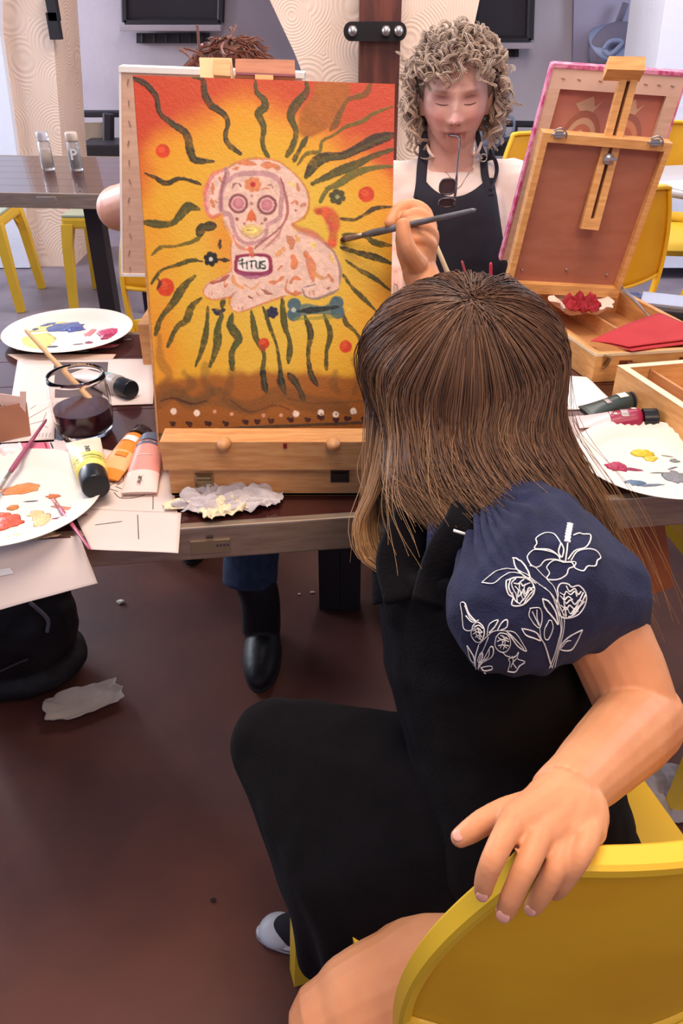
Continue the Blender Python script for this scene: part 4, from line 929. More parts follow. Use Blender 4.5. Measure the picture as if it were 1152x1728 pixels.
tube_thing((222,658),(130,628), .0165, TCL, mat('frosty_label',(214,196,188),.4), BLACKP, 'clear paint tube with black cap lying behind the water jar', bandr=(.2,1), marks=[(.4,.1,1.4,.08,mat('teal_mark',(120,150,150),.5))])
tube_thing((162,822),(140,744), .019, mat('pale_yellow_tube',(238,226,120),.35), mat('cream_tube',(240,232,206),.35), BLACKP, 'cream and yellow paint tube with black cap resting on the near left plate', z=TT+.030, bandr=(.4,1), capL=.22, marks=[(.40,0,2.4,.03,mat('olive_band',(150,148,60),.4)),(.33,0,2.4,.02,mat('olive_band2',(170,166,70),.4))], txt=(.56,.1,.0085,'JAUNE',INK,1))
OR = mat('orange_tube', (232,136,44), .32); 
tube_thing((243,730),(176,808), .0165, OR, mat('orange_label',(240,176,120),.4), mat('clear_black_cap',(50,40,40),.15,trans=.3), 'orange paint tube with a dark cap between the yellow and pink tubes', bandr=(.45,.8), capL=.16, marks=[(.33,-.1,1.2,.10,WM),(.6,-.2,.9,.09,OR)])
SALM = mat('salmon_tube', (226,150,138), .35)
tube_thing((256,745),(234,832), .0185, SALM, mat('salmon_label',(240,206,196),.4), mat('slate_cap',(96,104,124),.3), 'salmon pink paint tube with slate cap and flat crimped end', bandr=(.62,1), capL=.15, marks=[(.24,0,2.6,.05,mat('slate_ring',(90,98,120),.4)),(.45,0,1.0,.008,WM)], txt=(.80,0,.010,'Marie',INK,1))
t = tube_thing((-30,772),(112,752), .014, mat('white_pink_tube',(232,206,206),.35), mat('magenta_tube',(214,110,136),.4), BLACKP, 'white and magenta paint tube half hidden behind the near left plate', bandr=(.35,.75), marks=[(.75,.1,1.2,.02,CR),(.82,.1,1.2,.02,GRN),(.45,.1,1.2,.03,WM)])
# brushes ---------------------------------------------------------------------
HAIRB = mat('brush_hair', (60,40,30), .7)
def brush(tip, end, r, hm, label, cat='brush', bristle=HAIRB, ferr=STEEL, fl=.10, bl=.06, name='paintbrush', wet=None):
    tip, end = Vector(tip), Vector(end); d = (end-tip)
    t = thing(name, label, cat, tip)
    P = lambda s: tip+d*s
    obj('bristles', MB().tube([P(0),P(bl*.4),P(bl)], [r*.15,r*.75,r*.8], 12), wet or bristle, t, True)
    obj('ferrule', MB().tube([P(bl*.95),P(bl+.01),P(bl+fl*.5),P(bl+fl)], [r*.85,r*.85,r*.8,r*.7], 14), ferr, t, True)
    obj('handle', MB().tube([P(bl+fl),P(bl+fl+.08),P(.5),P(.8),P(.98),P(1)], [r*.72,r,r*.9,r*.62,r*.55,r*.3], 14), hm, t, True)
    return t
BW = mat('bare_wood_handle', (220,184,140), .5, c2=(206,166,120), ns=6); PURP = mat('purple_handle', (150,70,96), .3); MAGH = mat('magenta_handle', (176,84,108), .3)
brush(jc+Vector((.030,.012,.016)), Z(42,556,TT+.115), .0048, BW, 'bare wooden brush standing in the jar of murky water', fl=.05, bl=.05)
brush(Z(-14,842,TT+.018), Z(78,708,TT+.03), .0036, PURP, 'purple handled brush with silver ferrule leaning on the near left plate', bl=.08, fl=.22)
brush(Z(82,832,TT+.0055), Z(152,927,TT+.020), .0030, MAGH, 'magenta brush with orange paint lying across the near left plate', bl=.14, fl=.12, wet=pm((206,110,60)), ferr=mat('pinkish_ferrule',(196,140,130),.4,.6))
# cup of tools hidden behind the child's head
cup = Vector((.245,1.27,TT+.001))
t = thing('brush_cup', 'small cup of brushes behind the child, mostly hidden by her hair', 'cup', cup)
obj('cup_wall', MB().lathe([(.026,0),(.03,.002),(.034,.085),(.032,.085),(.028,.004),(.01,.004)], cup, 32), mat('tin_cup',(180,170,160),.4,.6), t, True)
brush(cup+Vector((-.008,0,.006)), D(735,412,cup.y-.04), .006, mat('cream_handle',(240,218,176),.35), 'thick cream handled brush standing in the cup behind the raised hand', bl=.05, fl=.06)
brush(cup+Vector((.008,.004,.006)), D(828,443,cup.y-.02), .0042, mat('red_handle',(204,40,64),.3), 'bright red handled brush standing in the cup above the child head', bl=.05, fl=.06)
brush(cup+Vector((.004,-.006,.006)), D(779,440,cup.y+.01), .0036, mat('dull_red_handle',(150,60,64),.4), 'thin dull red brush standing in the cup beside the bright red one', bl=.05, fl=.06)
# cloths and tissues -----------------------------------------------------------
def crumple(c, size, m, label, name, cat, seed=0, amp=.35, flat=.5, rot=0, folds=3.2, parent=None, n=40, curl=.0):
    R = Matrix.Rotation(rot,3,'Z'); c = Vector(c)
    def fn(u, v):
        x, y = (u-.5)*2, (v-.5)*2; q = Vector((x*folds*.5+seed*3.1, y*folds*.5, seed))
        h = .55*abs(noise.noise(q))**.7 + .22*abs(noise.noise(q*2.1)) + .05*noise.noise(q*4.5)
        e = 1+.16*noise.noise(Vector((x*2.5+seed, y*2.5, 4.))); e2 = min(1, (1-abs(x))*4+.3)*min(1,(1-abs(y))*4+.3)
        rr = max(abs(x),abs(y)); hy = math.hypot(x,y)+1e-6; k = rr/hy
        X, Y = x*(.45+.55*k)*e, y*(.45+.55*k)*e
        dx = .16*noise.noise(q*1.7+Vector((5,0,0))); dy = .16*noise.noise(q*1.7+Vector((0,5,0)))
        z = size[2]*(h*(.35+.65*e2)*amp*2 + curl*rr**3)
        p = R @ Vector(((X+dx)*size[0]/2, (Y+dy)*size[1]/2, 0)); return c+p+Vector((0,0,.001+max(0,z)))
    b = MB().sheet(fn, n, n, .0007, (0,0,1)); o = obj(name, b, m, parent, True)
    if not parent: tag(o, label, cat)
    return o
CLG = mat('grey_cloth', (206,196,196), .9, c2=(188,178,182), ns=12, bump=.15, bs=300); CLC = mat('cream_tissue', (236,222,190), .85, c2=(228,210,176), ns=20)
crumple(Z(385,848,TT+.002), (.125,.056,.036), CLG, 'crumpled grey white rag on the table in front of the left easel', 'crumpled_rag', 'rag', 2, .55, rot=.1, folds=4)
t_ = crumple(Z(378,862,TT+.004), (.060,.034,.022), CLC, 'small crumpled cream tissue lying against the grey white rag', 'crumpled_tissue', 'tissue', 5, .6, rot=.5, folds=3.5)
crumple(Z(312,850,TT+.004), (.05,.022,.010), CLC, 'twisted cream tissue end beside the corner of the left easel box', 'crumpled_tissue', 'tissue', 9, .5, rot=.5, folds=3)
crumple(Z(648,836,TT+.002), (.034,.030,.008), mat('pinkish_sponge',(226,200,184),.9,c2=(206,176,160),ns=60), 'small folded pinkish pad at the table edge beneath the hair', 'folded_pad', 'pad', 3, .4, folds=2)
# right side: wrapped red rag, red napkin, papers, dark case
crumple(Z(975,528,TT+.030), (.105,.11,.030), mat('tissue_paper',(240,216,200),.85,c2=(232,204,186),ns=10), 'crumpled white paper holding red rag in the open right easel box', 'paper_wrap', 'tissue', 12, .32, curl=.7, folds=2.6)
crumple(Z(982,522,TT+.050), (.062,.060,.036), mat('red_rag',(170,34,44),.8,c2=(136,20,30),ns=30), 'bunched bright red rag sitting in the white paper', 'red_rag', 'rag', 7, .65, folds=4.5)
NAP = mat('red_napkin', (200,60,62), .8, c2=(190,52,56), ns=12)
t = thing('red_napkin', 'folded red napkin lying across the open right easel box', 'napkin', Z(1090,580,TT))
n1_, n2_, n3_, n4_ = Z(996,576,TT+.050), Z(1110,530,TT+.056), Z(1215,560,TT+.054), Z(1060,590,TT+.052)
for i, dz in enumerate((0,.005)):
    b = MB(); b.sheet(lambda u,v: (n1_*(1-u)+n2_*u)*(1-v)+(n4_*(1-u)+n3_*u)*v+Vector((.004*i,-.006*i*v,dz*(v-.1)*-1+.004*math.sin(u*3+v*2))), 16, 10, .0012, (0,0,1)); obj('napkin_layer', b, NAP, t, True)
o, fn = paper([(930,632),(990,637),(1046,690),(948,692)], TT+.004, 'blank white paper sheet left of the crimson tube', m=mat('bright_paper',(244,240,236),.75), wave=.001)
o, fn = paper([(935,650),(1060,690),(1130,735),(950,790)], TT+.001, 'printed dark and white sheet with black drawings under the right plate', m=mat('news_paper',(206,188,184),.8), wave=.0004)
patch(o, fn, .02,.02,.80,.42, mat('grey_print',(120,100,100),.75))
lines(o, fn, [[(.55,.5),(.6,.45),(.66,.5),(.6,.55),(.55,.5)],[(.7,.45),(.76,.42),(.8,.48),(.74,.5)],[(.5,.62),(.56,.66)],[(.64,.6),(.7,.64),(.72,.58)],[(.4,.42),(.46,.4),(.44,.5)],[(.45,.56),(.5,.52)],[(.58,.70),(.66,.72)],[(.82,.40),(.9,.5)],[(.3,.3),(.36,.4),(.42,.34),(.48,.42)]], INK, .0009)
crumple(Z(1105,700,TT+.004), (.05,.05,.010), WHITE, 'crumpled clear wrapper piece behind the crimson tube cap', 'plastic_wrapper', 'wrapper', 21, .5, folds=4)
# dark case with silver lid
t = thing('metal_case', 'dark case with shiny pale lid at the right edge behind the red napkin', 'case', Z(1130,528,TT))
q = Z(1152,520,TT+.02); R = Matrix.Rotation(-.38,3,'Z')
b = MB(); b.box(q+Vector((0,0,-.008)), (.16,.075,.022), R, .005); obj('case_body', b, mat('case_dark',(52,48,56),.4), t, angle=40)
b = MB(); b.box(q+Vector((.004,.006,.008)), (.158,.072,.007), R, .003); obj('case_lid', b, mat('case_lid',(190,196,214),.25,.5), t, angle=40)
b = MB(); b.box(q+Vector((.0,-.030,.002)), (.12,.006,.004), R, .001); obj('silver_strip', b, STEEL, t)
crumple(Z(1085,508,TT+.002), (.10,.07,.03), mat('blue_cloth',(92,104,142),.9,c2=(76,86,122),ns=20), 'crumpled blue grey cloth behind the dark case', 'blue_cloth', 'cloth', 31, .5, folds=3)
# ------------------------------------------------------------------ things on the floor
crumple(Z(143,1192,.004), (.165,.085,.030), mat('floor_tissue',(176,164,156),.85,c2=(160,148,142),ns=14), 'torn white tissue lying on the dark floor next to the black bag', 'crumpled_tissue', 'tissue', 41, .22, rot=.42, folds=2.2, curl=.6)
def crumb(px, py, s, label, name='paper_crumb', col=(214,200,186)):
    p = Z(px,py,.001); b = MB(); b.ell(p+Vector((0,0,s*.3)), (s,s*.7,s*.4), n=8, m=5); me = b.mesh('crumb'); displace(me, lambda c,n: n*s*.25*noise.noise(c*200)); o = bpy.data.objects.new(name, me); me.materials.append(mat('crumb_colour',col,.8)); COL.objects.link(o); tag(o, label, 'crumb')
crumb(203,1017,.010,'white paper crumb on the floor below the hanging sheet')
crumb(527,1000,.006,'small white crumb between the boot and the table legs')
crumb(505,1003,.004,'tiny pale crumb left of the white crumb near the table legs')
crumb(360,1520,.005,'dark fleck near the centre of the bare floor', 'dark_fleck', (34,22,20))
crumple(Z(1112,1338,.004), (.16,.14,.05), mat('grey_floor_paper',(170,158,158),.85,c2=(150,138,140),ns=20), 'crumpled grey paper on the floor behind the foreground chair', 'crumpled_paper', 'paper', 51, .35, folds=3)
# black bag
bc = Z(60,1195,0); bc = Vector((bc.x-.06, bc.y+.10, 0))
t = thing('backpack', 'black bag standing on the floor under the hanging sheet', 'bag', bc)
BAG = mat('black_nylon', (24,20,24), .55, bump=.3, bs=120, spec=.3)
me = fuse([MB().ell(bc+Vector((0,0,.16)), (.145,.115,.165)), MB().ell(bc+Vector((.01,.02,.24)), (.13,.10,.12)), MB().ell(bc+Vector((.0,.0,.05)), (.15,.12,.05))], .006, 8, 'bag_body')
displace(me, lambda c,n: n*(.007*noise.noise(c*11)+.004*noise.noise(c*30)))
obj('bag_body', me, BAG, t)
b = MB(); b.tube(spline([bc+Vector((-.03,-.10,.30)), bc+Vector((-.07,-.125,.24)), bc+Vector((-.10,-.12,.16))],6), .010, 8, flat=.3); obj('strap', b, mat('grey_strap',(130,124,132),.7), t, True)
b = MB(); b.tube(spline([bc+Vector((.02,-.10,.30)), bc+Vector((-.0,-.125,.25)), bc+Vector((-.05,-.125,.21))],6), .006, 8, flat=.4); obj('strap', b, mat('grey_strap_b',(150,146,154),.6), t, True)
b = MB(); b.tube(spline([bc+Vector((.10,-.08,.27)), bc+Vector((.12,-.07,.22)), bc+Vector((.115,-.075,.19))],5), .004, 8); obj('zip_pull', b, mat('zip_grey',(110,100,110),.5), t, True)
b = MB(); b.tube(spline([bc+Vector((-.11,-.085,.17)), bc+Vector((-.02,-.125,.12)), bc+Vector((.08,-.11,.15))],6), .003, 6); obj('piping', b, mat('bag_piping',(40,34,40),.5), t, True)
# tan box under the table at right
t = thing('cardboard_box', 'brown cardboard box under the table behind the child', 'box', Z(1090,1010,.36))
KB = mat('brown_board', (176,98,60), .7, c2=(160,86,52), ns=6)
q = [D(1035,878,.98), D(1120,878,.98), D(1136,990,.98), D(1075,1012,.98), D(1035,960,.98)]
t.location = (q[0].x, .98, 0)
zb0 = min(p.z for p in q)
b = MB(); b.prism(q, (.02,.16,0)); obj('box_body', b, KB, t)
b = MB(); b.box((q[0].x+.06,1.05,zb0/2+.03), (.06,.06,zb0-.0)); obj('box_stand', b, DARKMETAL, t)
# ================================================================== people
def M3(x, y, z): return Matrix((x, y, z)).transposed()
def head_mb(c, X, Y, Zv, s=1., child=False, n=110, m=90):
    """c = head centre; X = towards its own left ... right, Y = face direction, Zv = up"""
    R = M3(X, Y, Zv); vs = []
    g = lambda x, z, cx, cz, sx, sz: math.exp(-((x-cx)/sx)**2-((z-cz)/sz)**2)
    rings = []
    for i in range(1, m):
        th = math.pi*i/m; zz = -math.cos(th); ring = []
        for j in range(n):
            a = 2*math.pi*j/n; x = math.sin(th)*math.cos(a); y = math.sin(th)*math.sin(a); z = zz
            px, py, pz = x*.073, y*.092, z*.114
            if pz < -.02:                                   # jaw
                k = min(1, (-.02-pz)/.09); px *= 1-.28*k; py *= (1-.10*k) if y > 0 else (1-.35*k)
            if y > 0: py *= 1-.06*min(1,abs(x))             # flatter face
            if y > .15:
                f = min(1, (y-.15)/.3); X0 = px
                d = 0
                zn = pz
                d += .0275*g(X0,zn,0,-.020,.0085,.010) + .013*g(X0,zn,0,.002,.0065,.020)            # nose
                for sg in (-1,1):
                    d += .0075*g(X0,zn,sg*.0125,-.025,.0065,.0065)                                    # nostril wings
                    d -= .0130*g(X0,zn,sg*.031,.016,.017,.011)                                      # sockets
                    d += .0062*g(X0,zn,sg*.031,.014,.0115,.0075)                                     # lids
                    d -= .0022*g(X0,zn,sg*.031,.0205,.012,.0022)                                     # lid crease
                    d += .004*g(X0,zn,sg*.028,.032,.020,.007)                                        # brow
                    d += .004*g(X0,zn,sg*.040,-.018,.018,.016)                                       # cheek
                    d -= .0022*g(X0,zn,sg*.024,-.040,.004,.012)*(0 if child else 1)                    # fold
                    d -= .0020*g(X0,zn,sg*.022,-.062,.006,.008)
                d += .005*g(X0,zn,0,-.052,.024,.016)
                d -= .0036*g(X0,zn,0,-.0525,.019,.0022)                                             # mouth line
                d += .0026*g(X0,zn,0,-.0478,.016,.0034) + .0034*g(X0,zn,0,-.0585,.014,.0038)         # lips
                d -= .0030*g(X0,zn,0,-.0675,.014,.004)
                d += .0065*g(X0,zn,0,-.086,.016,.014)                                                # chin
                d -= .001*g(X0,zn,0,-.038,.0025,.006)
                py += d*f
            ring.append(Vector(c) + R @ (Vector((px, py, pz))*s))
        rings.append(ring)
    b = MB().loft(rings)
    for sg in (-1, 1):                                       # ears
        e = Vector(c) + R @ (Vector((sg*.073, -.005, -.005))*s)
        b.ell(e, (.007*s, .017*s, .030*s), R @ Matrix.Rotation(sg*.35, 3, 'Z'), 16, 12)
        b.ell(e+R @ Vector((sg*.004*s,-.003*s,.0)), (.005*s, .019*s, .031*s), R @ Matrix.Rotation(sg*.5, 3, 'Z'), 16, 12)
    return b, R
def fingers(mb, chains, n=12):
    for pts, rads in chains: mb.tube(spline(pts,4), interp(rads,4), n, round_ends=True)
def relaxed_hand(mb, wrist, fwd, up, s=1., thumb=1):
    """generic hand: palm along fwd, back of the hand facing up, thumb side = thumb * (fwd x up)"""
    fwd = fwd.normalized(); side = fwd.cross(up).normalized()*thumb; up = (up-fwd*up.dot(fwd)).normalized()
    P = lambda f, t, u=0: wrist+(fwd*f+side*t+up*u)*s
    mb.tube([P(-.01,0),P(.02,0),P(.05,.0),P(.085,.0)], [.021*s,.026*s,.033*s,.034*s], 16, flat=.42, up=up, round_ends=True)
    ch = []
    for k, (t, L) in enumerate(((.026,.072),(.009,.082),(-.008,.075),(-.025,.058))):
        ch.append(([P(.055,t),P(.088,t*1.05,-.001),P(.088+L*.42,t*1.12,-.008),P(.088+L*.72,t*1.15,-.022),P(.088+L*.92,t*1.15,-.040)], [.0085*s,.0088*s,.0078*s,.0070*s,.0060*s]))
    ch.append(([P(.015,.018,-.004),P(.04,.036,-.008),P(.068,.047,-.014),P(.092,.050,-.020)], [.012*s,.0115*s,.0098*s,.0078*s]))
    fingers(mb, ch)
# ------------------------------------------------------------------ the child
HC = C(780,628,.765)
fX = Vector((-.52,.62,-.56)).normalized()                    # the way the face looks
up0 = Vector((.02,-.05,1)); hu = (up0-fX*up0.dot(fX)).normalized(); hx = fX.cross(hu).normalized()
head, _ = head_mb(HC+Vector((.0,.0,-.026)), hx, fX, hu, .84, True)
SHL = Vector((.165,.520,.885)); SHR = Vector((.098,.672,.835)); NECK = Vector((.115,.618,.885))
HIPC = Vector((.175,.475,.53)); WST = Vector((.150,.520,.66)); CHEST = Vector((.130,.585,.79))
side = (SHL-SHR).normalized()
EL = C(1085,1213,.625); WL_ = C(958,1338,.490)
WR = C(706,452,.885); ELR = Vector((.150,.770,.850))
KL = C(598,1716,.745); HL = Vector((.235,.43,.515)); AL = Vector((.03,.335,.075))
KR_ = Vector((-.075,.655,.475)); HR = Vector((.12,.545,.52)); AR = Vector((-.038,.690,.075))
body = MB(); body.add(head.v, head.f)
body.tube([HC+hu*-.03-fX*.02, HC.lerp(NECK,.6), NECK, NECK+Vector((0,0,-.03))], [.040,.036,.038,.045], 20)
body.tube(spline([NECK+Vector((0,0,-.01)), CHEST, WST, HIPC+Vector((0,0,.03)), HIPC+Vector((0,0,-.05))],5), interp([.050,.080,.068,.078,.075],5), 24, flat=1.25, up=side)
body.tube(spline([SHR,(SHR+SHL)/2+Vector((0,0,.005)),SHL],4), interp([.033,.045,.033],4), 16)
body.tube(spline([SHL, SHL.lerp(EL,.5)+Vector((.008,0,-.003)), EL-(EL-SHL)*.06, EL+(WL_-EL)*.04],5), interp([.036,.0345,.0315,.031],5), 20)
body.tube(spline([EL+(SHL-EL)*.05, EL, EL.lerp(WL_,.22), EL.lerp(WL_,.55), EL.lerp(WL_,.85), WL_, WL_+(WL_-EL)*.06],5), interp([.031,.0325,.0325,.0275,.0225,.0215,.021],5), 20)
body.tube(spline([SHR, SHR.lerp(ELR,.5), ELR],5), interp([.034,.031,.028],5), 18)
body.tube(spline([ELR, ELR.lerp(WR,.3), ELR.lerp(WR,.75), WR],5), interp([.028,.028,.0215,.0195],5), 18)
for K, Hh, A in ((KL,HL,AL),(KR_,HR,AR)):
    body.tube(spline([Hh, Hh.lerp(K,.35), Hh.lerp(K,.8), K, K+(K-Hh)*.08],5), interp([.078,.073,.058,.054,.046],5), 24, round_ends=True)
    body.tube(spline([K+Vector((0,0,-.0)), K.lerp(A,.25)+Vector((.0,-.006,0)), K.lerp(A,.7), A, A+Vector((0,0,-.03))],5), interp([.052,.046,.033,.028,.028],5), 20)
# left hand laid over the chair back, explicit finger joints
Hd = lambda px, py, zc: C(px, py, zc)
palm = [([WL_, C(938,1362,.474), C(905,1392,.462)], [.0215,.0235,.0215])]
body.tube(spline([WL_, C(930,1365,.475), C(880,1392,.462)],4), interp([.020,.019,.0145],4), 16, round_ends=True)
body.tube(spline([WL_, C(945,1370,.475), C(922,1400,.462)],4), interp([.020,.020,.0155],4), 16, round_ends=True)
body.tube(spline([WL_, C(965,1370,.475), C(962,1402,.464)],4), interp([.019,.019,.015],4), 16, round_ends=True)
body.tube(spline([WL_, C(980,1368,.477), C(985,1396,.467)],4), interp([.016,.017,.0135],4), 16, round_ends=True)
fingers(body, [
 ([C(868,1388,.460), C(850,1412,.445), C(831,1450,.436), C(820,1480,.438), C(815,1503,.443)], [.0096,.0072,.0068,.0063,.0054]),
 ([C(920,1394,.461), C(905,1422,.447), C(884,1470,.436), C(863,1512,.437), C(852,1538,.442)], [.0098,.0074,.0070,.0066,.0056]),
 ([C(964,1396,.464), C(953,1424,.453), C(936,1468,.444), C(914,1508,.448), C(899,1530,.455)], [.0096,.0070,.0067,.0062,.0052]),
 ([C(992,1392,.464), C(990,1420,.450), C(974,1452,.444), C(953,1486,.450), C(937,1506,.460)], [.0095,.0068,.0064,.0057,.0047]),
 ([C(915,1362,.476), C(862,1372,.474), C(824,1383,.472), C(796,1400,.470), C(776,1413,.470)], [.0120,.0104,.0082,.0075,.0060])])
body.ell(C(890,1392,.461), .0085, n=12, m=8)
# right hand, closed round the brush
BT = fc((576-224)/434.,(412-135)/600.,.002); BT = D(577,413,BT.y); BT = fc(*[float(k)/m_ for k, m_ in zip(touv([(577,413)])[0],(NU-1,NV-1))], .0015)
BE = C(802,354,.80)
grip = BT.lerp(BE,.47)
hz = .868
body.tube(spline([WR, C(703,425,.880), C(700,400,.876)],4), interp([.019,.0225,.0225],4), 16, round_ends=True)
body.ell(C(704,396,.890), (.020,.019,.024), n=20, m=14)
fingers(body, [
 ([C(704,446,.868), C(690,426,.852), C(682,402,.845), C(680,380,.843)], [.0125,.0105,.0090,.0078]),                      # thumb
 ([C(718,392,.884), C(716,362,.884), C(694,349,.885), C(672,356,.880), C(658,376,.872)], [.0105,.0096,.0090,.0082,.0066]),   # index
 ([C(722,400,.878), C(722,378,.876), C(704,364,.873), C(686,366,.870)], [.0105,.0098,.0090,.0074]),
 ([C(724,415,.876), C(727,396,.870), C(714,384,.862), C(698,386,.860)], [.0100,.0092,.0084,.0070]),
 ([C(720,430,.876), C(725,414,.868), C(714,404,.860), C(700,405,.859)], [.0092,.0084,.0076,.0064])])
child = thing('person', 'child with long brown hair in a navy blouse and black apron, painting', 'person', (.17,.5,0))
me = fuse([body], .0015, 2, 'body'); 
displace(me, lambda c,n: n*.0005*noise.noise(c*60))
obj('body', me, SKIN, child)
bvh_body = None
NAIL = mat('fingernail', (218,156,138), .3, spec=.6)
def nail(p, d, w, L, nrm):
    d = d.normalized(); nrm = (nrm-d*nrm.dot(d)).normalized(); s_ = d.cross(nrm)
    b = MB().ell(p, (w, L, .0011), M3(s_, d, nrm), 14, 8); obj('fingernail', b, NAIL, child, True)
for p, q, w, rr in ((C(820,1480,.438), C(815,1503,.443), .0043, .0054), (C(863,1512,.437), C(852,1538,.442), .0048, .0056), (C(914,1508,.448), C(899,1530,.455), .0042, .0052), (C(796,1400,.470), C(776,1413,.470), .0045,.0055)):
    d = q-p; nr = (CAM-q).normalized() if w != .0045 else Vector((-.2,-.3,1)); nr = (nr-d.normalized()*nr.dot(d.normalized())).normalized()
    nail(q+nr*(rr-.0004)-d*.08, d, w*.82, w*.95, nr)
# a nick of dried paint on the index finger
b = MB().tube([C(843,1390,.4365), C(841,1402,.4345)], .0013, 6, flat=.4)
# blouse: torso shell + puffed sleeves
bl = MB()
bl.tube(spline([NECK+Vector((0,0,-.012)), CHEST, WST, HIPC+Vector((0,0,.06))],5), interp([.052,.087,.074,.083],5), 28, flat=1.28, up=side)
bl.tube(spline([SHR,(SHR+SHL)/2+Vector((0,0,.004)),SHL],4), interp([.040,.050,.042],4), 18)
me = fuse([bl], .0035, 6, 'blouse'); displace(me, lambda c,n: n*(.003*noise.noise(c*22)+.0012*noise.noise(c*70)))
obj('blouse', me, NAVY, child)
def sphere_hull(L): 
    pts = []
    for c, r in L: pts += sphpts(c, r)
    return hull(pts)
sl = sphere_hull([(C(905,985,.605),.060), (C(845,1030,.590),.042), (C(835,1090,.585),.022), (C(905,1108,.585),.016), (C(1010,1000,.620),.040), (C(1015,1058,.620),.014), (C(1080,1054,.625),.0075), (C(916,908,.632),.041), (C(835,905,.640),.026), (C(965,1085,.600),.013), (C(800,1000,.600),.022), (C(812,1060,.59),.022)])
me = fuse([sl], .0024, 10, 'puff_sleeve')
fold_dir = C(1100,1060,.6)-C(820,1120,.6)
def sleeve_disp(c, n):
    h = .0030*noise.noise(c*17)+.0016*noise.noise(c*40)
    q = c-C(840,880,.63); rad = math.atan2(q.dot(fold_dir.normalized()), -q.z); near = math.exp(-(q.length/.065)**2)
    h += .0035*math.sin(rad*17)*near                          # gathers at the shoulder seam
    low = (C(940,1110,.6).z+.02-c.z)/.03
    if low > 0: h += .0018*math.sin(c.x*260)*min(1,low)       # gathers at the hem
    return n*h
displace(me, sleeve_disp); bv = BVHTree.FromPolygons([v.co[:] for v in me.vertices], [tuple(p.vertices) for p in me.polygons])
sleeve = obj('puff_sleeve', me, NAVY, child)
me = fuse([sphere_hull([(SHR+Vector((.0,.01,-.01)),.038),(SHR.lerp(ELR,.5),.042),(SHR.lerp(ELR,.72),.034)])], .004, 8, 'puff_sleeve'); displace(me, lambda c,n: n*.003*noise.noise(c*20)); obj('puff_sleeve', me, NAVY, child)
